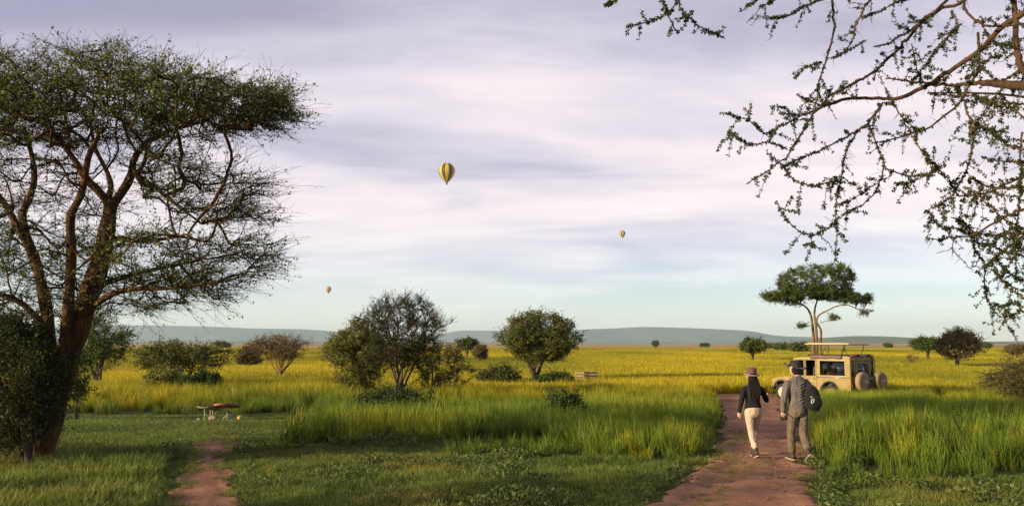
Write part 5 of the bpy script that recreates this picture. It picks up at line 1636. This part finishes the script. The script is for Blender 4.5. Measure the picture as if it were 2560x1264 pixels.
for i in range(12):
    px = 485 + 105 * rs.uniform(); py = 1049 + 7 * rs.uniform()
    r = rs.uniform(0.035, 0.075); g = gpt(px, py)
    stone((g[0], g[1], g[2] + r * 0.35), r, 30 + i, 'stone', 'small rough stone of the ring lying round the foot of the low table', (1.1, 0.9, 0.7), 'small stones around the low table')

cb = gpt(1466, 966)
kc = cb[1] / F
crate = empty('slatted_crate', cb, R(33), 'weathered slatted wooden crate standing at the edge of the golden plain', 'crate')
La, Lb, Hc = 34 * kc * 1.2, 24 * kc * 1.45, 38 * kc
for k in range(5):
    z0 = 0.05 + k * Hc / 5.0
    for nm, bx in (('slat', (-La / 2, La / 2, -Lb / 2 - 0.02, -Lb / 2)), ('slat', (-La / 2, La / 2, Lb / 2, Lb / 2 + 0.02)), ('slat', (-La / 2 - 0.02, -La / 2, -Lb / 2, Lb / 2)), ('slat', (La / 2, La / 2 + 0.02, -Lb / 2, Lb / 2))):
        mb = MB(); mb.box(*bx, z0, z0 + Hc / 5.0 * 0.58); mb.build(nm, M['crate'], crate, bevel=0.004)
for sx in (-1, 1):
    for sy in (-1, 1):
        mb = MB(); x = sx * (La / 2 - 0.035); y = sy * (Lb / 2 - 0.035); mb.box(x - 0.03, x + 0.03, y - 0.03, y + 0.03, -0.05, Hc + 0.03); mb.build('post', M['crate'], crate)

dsb = gpt(2440, 1165)
ds = empty('dead_stalk', dsb, 0, 'bent dark dead stalk standing in the tall grass', 'dead stalk')
kd = dsb[1] / F
mb = MB(); mb.tube(resample([(0, 0, -0.05), (-12 * kd, 0, 35 * kd), (-28 * kd, 0.02, 75 * kd), (-46 * kd, 0.03, 118 * kd), (-42 * kd, 0.03, 124 * kd), (-30 * kd, 0.02, 122 * kd), (-26 * kd, 0.0, 110 * kd)], 18), np.linspace(0.014, 0.005, 18), 7)
mb.build('stem', M['twig_dark'], ds, smooth=True)
mb = MB(); mb.tube(resample([(-40 * kd, 0.03, 104 * kd), (-52 * kd, -0.03, 120 * kd), (-50 * kd, -0.05, 130 * kd)], 6), np.linspace(0.006, 0.003, 6), 6); mb.build('side_shoot', M['twig_dark'], ds)

# ---------------------------------------------------------------- people (local x right, y forward = away from the camera, z up, origin between the feet)
def cloth(name, col, var=0.3, fold=0.7, fs=14):
    m, n = new_mat(name)
    tcn = n.n('ShaderNodeTexCoord').outputs['Object']
    nz = n.n('ShaderNodeTexNoise', {'Vector': tcn, 'Scale': 7, 'Detail': 4}).outputs[0]
    c = n.ramp(nz, [(0.35, tuple(q * (1 - var) for q in col)), (0.65, col)])
    mp = n.n('ShaderNodeMapping', {0: tcn, 2: (0, 0.5, 0.2), 3: (1, 1, 0.45)}).outputs[0]
    f1 = n.n('ShaderNodeTexNoise', {'Vector': mp, 'Scale': fs, 'Detail': 2, 'Distortion': 1.2}).outputs[0]
    b = n.n('ShaderNodeBump', {'Height': f1, 'Strength': fold, 'Distance': 0.05})
    p = n.n('ShaderNodeBsdfPrincipled', {'Base Color': c, 'Roughness': 0.85, 'Specular IOR Level': 0.15, 'Sheen Weight': 0.1, 'Normal': b.outputs[0]})
    n.n('ShaderNodeOutputMaterial', {0: p.outputs[0]})
    return m
M['skin'] = surf('skin', (0.48, 0.27, 0.18), 0.55, var=0.12)
M['hair_black'] = cloth('black_hair', (0.012, 0.009, 0.008), 0.3, 0.8, 60)
M['jacket_black'] = cloth('black_jacket', (0.012, 0.011, 0.012), 0.3, 0.5)
M['trousers_cream'] = cloth('cream_trousers', (0.46, 0.335, 0.25), 0.2, 0.8, 11)
M['hat_brown'] = cloth('brown_hat', (0.12, 0.062, 0.046), 0.2, 0.2)
M['hat_pale'] = cloth('pale_brim', (0.26, 0.18, 0.145), 0.15, 0.1)
M['hat_dark'] = cloth('dark_hat', (0.035, 0.022, 0.018), 0.3, 0.2)
M['shirt_grey'] = cloth('grey_shirt', (0.135, 0.117, 0.106), 0.3, 0.9, 12)
M['trousers_grey'] = cloth('taupe_trousers', (0.135, 0.10, 0.072), 0.3, 0.8, 11)
M['boot'] = surf('boot_leather', (0.05, 0.03, 0.022), 0.7, var=0.4, scale=20)
M['sole'] = surf('boot_sole', (0.35, 0.27, 0.2), 0.8, var=0.3)
M['pack'] = cloth('black_pack', (0.013, 0.013, 0.013), 0.4, 0.8)
M['pack_white'] = surf('pack_print', (0.65, 0.65, 0.62), 0.6)
M['strap'] = surf('strap', (0.02, 0.018, 0.016), 0.7)


def loft(mb, pts, rad, seg=16, cap=True):
    """pts (K,3); rad (K,2): half-widths along x and y. rings turned to the path"""
    P = np.asarray(pts, float); Q = np.asarray([(r, r) if np.isscalar(r) else r for r in rad], float)
    K = len(P) * 4
    P = resample(P, K); Q = np.maximum(resample(Q, K), 0.004)
    T = unit(np.gradient(P, axis=0))
    ex = np.array([1.0, 0, 0])
    U = ex[None] - T * (T @ ex)[:, None]
    U = np.where(np.linalg.norm(U, axis=1, keepdims=True) < 0.25, np.cross(np.array([[0, 1.0, 0]]), T), U)
    U = unit(U); W = np.cross(T, U)
    a = np.arange(seg) / seg * 2 * math.pi
    V = P[:, None] + np.cos(a)[None, :, None] * U[:, None] * Q[:, 0][:, None, None] + np.sin(a)[None, :, None] * W[:, None] * Q[:, 1][:, None, None]
    idx = np.arange(K * seg).reshape(K, seg)
    q = np.stack([idx[:-1], np.roll(idx[:-1], -1, 1), np.roll(idx[1:], -1, 1), idx[1:]], -1).reshape(-1, 4)
    base = mb.n
    mb.add(V.reshape(-1, 3), q)
    if cap:
        mb.pf.append([base + i for i in range(seg)][::-1]); mb.pf.append([base + (K - 1) * seg + i for i in range(seg)])


def fuse(mb, name, mat, parent, voxel=0.009, smooth=3):
    me = mb.mesh(name)
    bm = bmesh.new(); bm.from_mesh(me); bmesh.ops.recalc_face_normals(bm, faces=bm.faces[:]); bm.to_mesh(me); bm.free()
    o = bpy.data.objects.new(name, me); COL.objects.link(o)
    r = o.modifiers.new('r', 'REMESH'); r.mode = 'VOXEL'; r.voxel_size = voxel
    if smooth:
        s = o.modifiers.new('s', 'SMOOTH'); s.factor = 0.5; s.iterations = smooth
    dg = bpy.context.evaluated_depsgraph_get()
    m2 = bpy.data.meshes.new_from_object(o.evaluated_get(dg))
    bpy.data.objects.remove(o); bpy.data.meshes.remove(me)
    m2.polygons.foreach_set('use_smooth', np.ones(len(m2.polygons), bool))
    m2.materials.clear()
    return link(name, m2, mat, parent)


def hand(mb, wrist, dirn, palmn, side, curl=0.5, s=1.0):
    """palm plus five bent fingers; dirn from wrist to fingers, palmn palm normal (fingers curl towards it)"""
    w_ = np.asarray(wrist, float); d = unit(np.asarray(dirn, float)); n_ = np.asarray(palmn, float); n_ = unit(n_ - d * (n_ @ d)); x = np.cross(d, n_) * side
    loft(mb, [w_ - d * 0.05, w_, w_ + d * 0.035 * s, w_ + d * 0.085 * s], [(0.026, 0.022), (0.026, 0.021), (0.036 * s, 0.018), (0.037 * s, 0.015)], 12)
    lens = [0.066, 0.074, 0.070, 0.055]
    for k in range(4):
        b = w_ + d * 0.080 * s + x * (0.028 - 0.0185 * k) * s
        a1 = curl * (0.5 + 0.08 * k); a2 = curl * (1.3 + 0.1 * k)
        p1 = b + (d * math.cos(a1) + n_ * math.sin(a1)) * lens[k] * 0.5 * s
        p2 = p1 + (d * math.cos(a2) + n_ * math.sin(a2)) * lens[k] * 0.55 * s
        mb.tube(resample([b - d * 0.02, b, p1, p2], 9), np.linspace(0.0095, 0.0075, 9), 8)
    b = w_ + d * 0.025 * s + x * 0.03 * s
    p1 = b + (d * 0.6 + x * 0.7 + n_ * 0.3) * 0.035 * s; p2 = p1 + (d * 0.9 + x * 0.15 + n_ * 0.4) * 0.03 * s
    mb.tube(resample([b - x * 0.02, b, p1, p2], 9), np.linspace(0.0115, 0.008, 9), 8)


def head(mb, c, turn=0.0, s=1.0):
    """head with brow, nose, chin and ears; face towards +y turned by 'turn' about z"""
    c = np.asarray(c, float); ct, st = math.cos(turn), math.sin(turn)
    def P(x, y, z): return c + np.array([x * ct - y * st, x * st + y * ct, z]) * s
    k = MB()
    bm = bmesh.new(); bmesh.ops.create_icosphere(bm, subdivisions=4, radius=1.0)
    V = []
    for v_ in bm.verts:
        x, y, z = v_.co
        zz = z * 0.118; yy = y * 0.098; xx = x * 0.076
        if z < 0:
            xx *= 1 - 0.34 * (-z) ** 1.3; yy = yy * (1 - 0.28 * (-z) ** 2 if y < 0 else 1 + 0.02 * z)
        if y > 0.55 and -0.1 < z < 0.2 and 0.2 < abs(x) < 0.65: yy -= 0.008
        V.append(P(xx, yy, zz))
    F_ = [[q.index for q in f.verts] for f in bm.faces]; bm.free()
    mb.add(np.array(V), None, F_)
    mb.tube([P(0, 0.088, 0.015), P(0, 0.107, -0.02), P(0, 0.098, -0.036)], [0.007, 0.013, 0.010], 8)
    mb.tube([P(-0.022, 0.088, -0.062), P(0, 0.094, -0.062), P(0.022, 0.088, -0.062)], [0.006, 0.009, 0.006], 8)
    for sx in (-1, 1):
        mb.tube([P(sx * 0.073, -0.012, -0.03), P(sx * 0.083, -0.018, 0.0), P(sx * 0.076, -0.01, 0.028)], [0.008, 0.012, 0.009], 8)
        mb.tube([P(sx * 0.045, 0.076, 0.028), P(sx * 0.018, 0.088, 0.030)], 0.008, 8)


def boot(parent, ankle, pitch, yaw, name='boot', big=1.0):
    mb = MB(); s = big
    loft(mb, [(0, -0.015, 0.20), (0, -0.01, 0.14), (0, 0, 0.08), (0, 0.02, 0.035)], [(0.050 * s, 0.055 * s), (0.048 * s, 0.052 * s), (0.045 * s, 0.058 * s), (0.045 * s, 0.075 * s)], 14)
    loft(mb, [(0, -0.075, 0.045), (0, -0.03, 0.06), (0, 0.05, 0.062), (0, 0.12, 0.045), (0, 0.185, 0.03)], [(0.034 * s, 0.035), (0.044 * s, 0.05), (0.045 * s, 0.048), (0.048 * s, 0.036), (0.03 * s, 0.022)], 14)
    o = fuse(mb, name, M['boot'], parent, 0.009, 2)
    sm = MB()
    out = [(math.cos(a) * 0.046 * s * (1.05 + 0.1 * math.sin(a)), 0.055 + math.sin(a) * 0.145) for a in np.linspace(0, 2 * math.pi, 21)[:-1]]
    sm.prism(out, 'z', 0.0, 0.022)
    so_ = sm.build('sole', M['sole'], o, bevel=0.004)
    # ankle joint sits at local (0,0,0.09)
    m = Matrix.Translation(Vector(ankle)) @ Matrix.Rotation(yaw, 4, 'Z') @ Matrix.Rotation(pitch, 4, 'X') @ Matrix.Translation((0, 0, -0.09))
    o.matrix_local = m
    return o


def hat(parent, c, mats, brim, crown_h, tilt, rx=0.092, ry=0.108, band=None, curl=0.0, name='hat'):
    o_root = None
    mb = MB(); seg = 40
    prof = [(1.02, 0.0), (1.01, crown_h * 0.35), (0.97, crown_h * 0.7), (0.86, crown_h * 0.95), (0.6, crown_h * 1.02), (0.25, crown_h * 0.93), (0.0, crown_h * 0.90)]
    mb.lathe([(r * rx, h) for r, h in prof], seg, sx=1.0, sy=ry / rx)
    crown = mb.build(name, M[mats[0]], parent, smooth=True)
    a = np.arange(seg) / seg * 2 * math.pi
    rows = []
    for t in (0.0, 0.35, 0.7, 1.0):
        r_ = 1.0 * rx + t * brim
        droop = curl * (np.abs(np.cos(a)) ** 2) * t * t * 0.9 - 0.018 * t * np.abs(np.sin(a))
        rows.append(np.stack([np.cos(a) * r_, np.sin(a) * (r_ + (ry - rx)), droop], -1))
    top = np.array(rows); bot = top.copy(); bot[..., 2] -= 0.007
    V = np.concatenate([top, bot[::-1]]).reshape(-1, 3)
    K = 8; idx = np.arange(K * seg).reshape(K, seg)
    q = np.stack([idx[:-1], np.roll(idx[:-1], -1, 1), np.roll(idx[1:], -1, 1), idx[1:]], -1).reshape(-1, 4)
    b = MB(); b.add(V, q); b.build('brim', M[mats[1]], crown, smooth=True)
    bm_ = MB(); bm_.lathe([(1.03 * rx, 0.004), (1.045 * rx, 0.006), (1.045 * rx, 0.032), (1.02 * rx, 0.034)], seg, sx=1.0, sy=ry / rx); bm_.build('hat_band', M[mats[2]], crown, smooth=True)
    crown.location = c; crown.rotation_euler = tilt
    return crown


def arm(mb, sh, el, wr, r):
    loft(mb, [np.asarray(sh) * np.array([0.78, 1, 1]) + np.array([0, 0, -0.005]), np.asarray(sh) + np.array([0, 0, -0.035]), np.asarray(sh) * 0.55 + np.asarray(el) * 0.45, el, np.asarray(el) * 0.5 + np.asarray(wr) * 0.5, wr], [r[0] * 0.62, r[0] * 0.86] + list(r[1:]), 14)


def woman():
    g = gpt(1886, 1147)
    t = empty('person', (g[0], g[1], float(gz(g[0], g[1])) + 0.030), R(4), 'person in brown hat, black jacket and cream trousers with long dark hair, walking away', 'person')
    hipL, hipR = (-0.085, 0.0, 0.86), (0.085, 0.01, 0.86)
    kL, kR = (-0.055, -0.01, 0.47), (0.075, 0.17, 0.475)
    aL, aR = (-0.035, -0.20, 0.115), (0.045, 0.15, 0.09)
    kL = (-0.06, -0.04, 0.475)
    shL, shR = (-0.165, -0.01, 1.335), (0.165, 0.0, 1.335)
    eL, eR = (-0.235, -0.04, 1.075), (0.275, 0.02, 1.085)
    wL, wR = (-0.262, 0.04, 0.855), (0.36, 0.24, 1.13)
    b = MB()
    head(b, (0.0, 0.045, 1.535), R(-12), 0.98)
    loft(b, [(0, 0.02, 1.49), (0, 0.01, 1.42), (0, 0.0, 1.36)], [0.048, 0.05, 0.075], 14)
    loft(b, [(0, 0, 1.38), (0, 0, 1.25), (0, 0, 1.05), (0, 0, 0.92), (0, 0, 0.82)], [(0.12, 0.06), (0.13, 0.085), (0.105, 0.075), (0.125, 0.085), (0.10, 0.08)], 16)
    for sh, el, wr in ((shL, eL, wL), (shR, eR, wR)): arm(b, sh, el, wr, [0.042, 0.036, 0.031, 0.028, 0.022])
    for hp, k, a in ((hipL, kL, aL), (hipR, kR, aR)): loft(b, [hp, np.array(hp) * 0.5 + np.array(k) * 0.5, k, np.array(k) * 0.55 + np.array(a) * 0.45, a], [0.072, 0.062, 0.045, 0.045, 0.03], 12)
    hand(b, wL, (-0.02, 0.12, -1), (1, 0.1, 0), 1, 0.6, 0.92)
    hand(b, wR, (0.45, 0.75, 0.35), (-0.5, 0.2, 0.6), -1, 0.9, 0.92)
    body = fuse(b, 'body', M['skin'], t, 0.007, 2)
    p = MB()
    loft(p, [(0, 0.0, 1.02), (0, 0.0, 0.96), (0, -0.012, 0.90), (0, -0.012, 0.84), (0, 0, 0.78)], [(0.138, 0.098), (0.152, 0.11), (0.168, 0.128), (0.165, 0.128), (0.12, 0.10)], 20)
    for hp, k, a in ((hipL, kL, aL), (hipR, kR, aR)):
        hp = np.array(hp); k = np.array(k); a = np.array(a)
        loft(p, [hp, hp * 0.7 + k * 0.3 , k * 0.65 + hp * 0.35, k, k * 0.6 + a * 0.4, a + np.array([0, 0, 0.075])], [(0.085, 0.105), (0.082, 0.098), (0.072, 0.085), (0.062, 0.068), (0.062, 0.066), (0.052, 0.056)], 16)
    tr = fuse(p, 'trousers', M['trousers_cream'], t, 0.009, 3)
    j = MB()
    loft(j, [(0, 0.0, 0.885), (0, -0.005, 0.97), (0, 0, 1.08), (0, 0, 1.20), (0, 0.0, 1.31), (0, 0.005, 1.375), (0, 0.01, 1.415)], [(0.172, 0.128), (0.160, 0.118), (0.138, 0.105), (0.160, 0.112), (0.175, 0.100), (0.12, 0.08), (0.065, 0.06)], 20)
    for sh, el, wr in ((shL, eL, wL), (shR, eR, wR)): arm(j, sh, el, wr, [0.066, 0.058, 0.052, 0.044, 0.040])
    fuse(j, 'jacket', M['jacket_black'], t, 0.009, 3)
    h = MB()
    loft(h, [(0.0, 0.015, 1.62), (0.0, -0.02, 1.54), (0.0, -0.045, 1.46), (0.0, -0.075, 1.37), (0.0, -0.105, 1.28), (0.005, -0.12, 1.20), (0.01, -0.115, 1.13)], [(0.075, 0.085), (0.088, 0.085), (0.098, 0.07), (0.125, 0.055), (0.125, 0.04), (0.105, 0.03), (0.05, 0.015)], 18)
    rs = np.random.default_rng(3)
    for k in range(16):
        x = (k - 7.5) / 7.5 * 0.105
        h.tube(resample([(x * 0.75, -0.075, 1.50), (x, -0.115, 1.36), (x * 1.05, -0.145, 1.25), (x * 0.95 + rs.normal(0, .008), -0.142, 1.17), (x * 0.8 + rs.normal(0, .012), -0.135, 1.10 + rs.uniform(0, 0.06))], 12), np.linspace(0.017, 0.006, 12), 6)
    fuse(h, 'hair', M['hair_black'], t, 0.008, 1)
    hat(t, (0.0, 0.030, 1.590), ('hat_brown', 'hat_pale', 'hat_brown'), 0.062, 0.125, (R(6), R(2), 0), 0.094, 0.110, curl=-0.01)
    boot(t, aL, R(-22), R(6), big=0.95); boot(t, aR, R(4), R(-6), big=0.95)


def man():
    g = gpt(2000, 1156)
    t = empty('person', (g[0], g[1], float(gz(g[0], g[1])) + 0.030), R(8), 'person in dark wide-brimmed hat, grey shirt and taupe trousers carrying a black backpack', 'person')
    hipL, hipR = (-0.095, 0.0, 0.93), (0.095, 0.0, 0.93)
    kL, kR = (-0.10, 0.12, 0.52), (0.095, 0.02, 0.50)
    aL, aR = (-0.055, 0.20, 0.095), (0.06, -0.22, 0.165)
    shL, shR = (-0.20, -0.01, 1.455), (0.20, -0.01, 1.44)
    eL, eR = (-0.285, -0.03, 1.16), (0.27, 0.06, 1.14)
    wL, wR = (-0.27, 0.08, 0.90), (0.18, 0.27, 1.20)
    b = MB()
    head(b, (-0.02, 0.06, 1.665), R(16), 1.05)
    loft(b, [(-0.01, 0.02, 1.62), (0, 0.0, 1.54), (0, -0.01, 1.47)], [0.058, 0.06, 0.09], 14)
    loft(b, [(0, 0, 1.50), (0, 0, 1.36), (0, 0, 1.15), (0, 0, 1.0), (0, 0, 0.88)], [(0.15, 0.07), (0.16, 0.10), (0.14, 0.09), (0.14, 0.095), (0.12, 0.09)], 16)
    for sh, el, wr in ((shL, eL, wL), (shR, eR, wR)): arm(b, sh, el, wr, [0.052, 0.045, 0.038, 0.035, 0.027])
    for hp, k, a in ((hipL, kL, aL), (hipR, kR, aR)): loft(b, [hp, np.array(hp) * 0.5 + np.array(k) * 0.5, k, np.array(k) * 0.55 + np.array(a) * 0.45, a], [0.082, 0.07, 0.052, 0.052, 0.035], 12)
    hand(b, wL, (0.05, 0.2, -1), (1, 0.2, 0), 1, 1.2, 1.05)
    hand(b, wR, (-0.6, 0.2, 0.7), (-0.3, -0.8, 0.1), -1, 1.2, 1.05)
    fuse(b, 'body', M['skin'], t, 0.0075, 2)
    h = MB(); loft(h, [(-0.02, 0.03, 1.70), (-0.02, -0.01, 1.65), (-0.015, -0.025, 1.59)], [(0.080, 0.085), (0.086, 0.08), (0.06, 0.045)], 16); fuse(h, 'hair', M['hair_black'], t, 0.008, 1)
    p = MB()
    loft(p, [(0, 0.0, 1.06), (0, 0.0, 1.0), (0, -0.01, 0.95), (0, -0.01, 0.89), (0, 0, 0.83)], [(0.155, 0.105), (0.162, 0.115), (0.172, 0.128), (0.170, 0.128), (0.13, 0.10)], 20)
    for hp, k, a in ((hipL, kL, aL), (hipR, kR, aR)):
        hp = np.array(hp); k = np.array(k); a = np.array(a)
        loft(p, [hp, hp * 0.7 + k * 0.3, k * 0.65 + hp * 0.35, k, k * 0.6 + a * 0.4, a + np.array([0, 0, 0.07])], [(0.09, 0.108), (0.090, 0.105), (0.084, 0.095), (0.076, 0.085), (0.074, 0.082), (0.068, 0.074)], 16)
    fuse(p, 'trousers', M['trousers_grey'], t, 0.010, 3)
    bl = MB(); bl.lathe([(0.168, 1.005), (0.172, 1.007), (0.172, 1.045), (0.168, 1.047)], 32, sy=0.76); bl.build('belt', M['wood_grey'], t, smooth=True)
    j = MB()
    loft(j, [(0, 0.0, 0.965), (0, -0.005, 1.05), (0, 0, 1.16), (0, 0, 1.30), (0, 0.0, 1.42), (0, 0.0, 1.50), (0, 0.01, 1.555)], [(0.185, 0.135), (0.182, 0.135), (0.182, 0.13), (0.200, 0.132), (0.212, 0.118), (0.15, 0.09), (0.075, 0.07)], 20)
    for sh, el, wr in ((shL, eL, wL), (shR, eR, wR)): arm(j, sh, el, wr, [0.080, 0.072, 0.066, 0.058, 0.050])
    rs = np.random.default_rng(8)
    for k in range(7):                                   # drag folds towards the pack
        z0 = 1.05 + k * 0.055
        j.tube(resample([(-0.15 + 0.02 * k, -0.075, z0 - 0.04), (-0.02, -0.132, z0 + 0.02), (0.12, -0.12, z0 + 0.10)], 10), np.array([0.004, 0.008, 0.011, 0.013, 0.014, 0.014, 0.013, 0.011, 0.008, 0.004]), 6)
    sh_ = fuse(j, 'shirt', M['shirt_grey'], t, 0.009, 2)
    cl = MB(); a = np.linspace(0, 2 * math.pi, 25); cl.tube([(0.075 * math.sin(q), 0.01 + 0.07 * math.cos(q), 1.555 + 0.012 * math.cos(q)) for q in a], 0.018, 8, cap=False); cl.build('collar', M['shirt_grey'], sh_, smooth=True)
    hat(t, (-0.025, 0.045, 1.735), ('hat_dark', 'hat_dark', 'strap'), 0.105, 0.115, (R(4), R(12), 0), 0.100, 0.114, curl=0.035)
    boot(t, aL, R(6), R(10), big=1.08); boot(t, aR, R(-42), R(-4), big=1.08)
    # backpack slung from the right shoulder: a thing carried
    bp = empty('backpack', t.location + Vector((0.02, 0.02, 0.11)), t.rotation_euler[2], 'black backpack with a white oval emblem slung on the right shoulder', 'backpack')
    k = MB()
    loft(k, [(0.165, -0.235, 0.935), (0.175, -0.25, 0.99), (0.185, -0.25, 1.12), (0.175, -0.24, 1.26), (0.150, -0.22, 1.37), (0.13, -0.19, 1.43)], [(0.13, 0.085), (0.165, 0.115), (0.168, 0.12), (0.150, 0.115), (0.115, 0.09), (0.05, 0.04)], 22)
    fuse(k, 'bag', M['pack'], bp, 0.009, 3)
    k = MB(); loft(k, [(0.19, -0.345, 0.985), (0.195, -0.372, 1.05), (0.19, -0.365, 1.16), (0.185, -0.335, 1.22)], [(0.10, 0.03), (0.125, 0.045), (0.12, 0.04), (0.08, 0.02)], 18); fuse(k, 'front_pocket', M['pack'], bp, 0.008, 2)
    k = MB(); k.tube(resample([(0.13, -0.17, 1.42), (0.17, -0.09, 1.52), (0.20, 0.03, 1.535), (0.19, 0.12, 1.44), (0.16, 0.14, 1.25), (0.19, 0.06, 1.05), (0.2, -0.15, 0.98)], 26), 0.017, 8); k.build('shoulder_strap', M['strap'], bp, smooth=True)
    k = MB(); k.tube(resample([(0.05, -0.20, 1.38), (-0.02, -0.165, 1.30), (0.02, -0.16, 1.15), (0.08, -0.2, 1.0)], 16), 0.013, 8); k.build('shoulder_strap', M['strap'], bp, smooth=True)
    k = MB(); a = np.linspace(0, 2 * math.pi, 25); k.tube([(0.10 + 0.026 * math.cos(q) + 0.014 * math.sin(q), -0.408 + 0.04 * abs(math.cos(q)) * 0, 1.125 + 0.045 * math.sin(q)) for q in a], 0.0075, 6, cap=False); k.build('emblem', M['pack_white'], bp)
    k = MB(); k.tube([(0.075, -0.375, 1.205), (0.10, -0.385, 1.195)], 0.007, 6); k.tube([(0.085, -0.385, 1.222), (0.078, -0.385, 1.195)], 0.005, 6); k.build('emblem', M['pack_white'], bp)
    for x in (0.12, 0.26):
        k = MB(); k.tube(resample([(x, -0.30, 0.97), (x + 0.01, -0.31, 0.86), (x + 0.02, -0.30, 0.76)], 8), 0.006, 6); k.build('loose_strap', M['strap'], bp)
    bp.scale = (0.9, 0.92, 0.9)
    # camera carried in the left hand
    cm = empty('camera_bag', t.location, t.rotation_euler[2], 'small dark camera with a strap carried in the left hand of the grey-shirted person', 'camera')
    k = MB(); k.box(-0.295, -0.165, 0.075, 0.155, 0.745, 0.835); k.build('camera_body', M['strap'], cm, bevel=0.012)
    k = MB(); k.lathe([(0.04, 0.0), (0.04, 0.07), (0.034, 0.075), (0.0, 0.07)], 20, axis='y', center=(-0.23, 0.155, 0.79)); k.build('lens', M['blackp'], cm, smooth=True)
    k = MB(); k.tube(resample([(-0.285, 0.09, 0.83), (-0.27, 0.10, 0.90), (-0.21, 0.0, 0.87), (-0.15, -0.10, 0.78), (-0.13, -0.09, 0.70), (-0.17, 0.06, 0.76)], 24), 0.006, 6); k.build('camera_strap', M['strap'], cm)
woman()
man()

# ---------------------------------------------------------------- haze
def make_haze():
    mb = MB(); mb.box(-21500, 21500, -200, 21500, -4.5, 440)
    m = bpy.data.materials.new('haze'); m.use_nodes = True
    nt = m.node_tree; nt.nodes.clear()
    v_ = nt.nodes.new('ShaderNodeVolumePrincipled')
    v_.inputs['Color'].default_value = (0.62, 0.83, 1.0, 1)
    v_.inputs['Density'].default_value = 0.55e-4
    v_.inputs['Anisotropy'].default_value = 0.2
    o_ = nt.nodes.new('ShaderNodeOutputMaterial')
    nt.links.new(v_.outputs[0], o_.inputs['Volume'])
    o = mb.build('haze', m)
    tag(o, 'thin pale haze over the plain', kind='stuff')
make_haze()
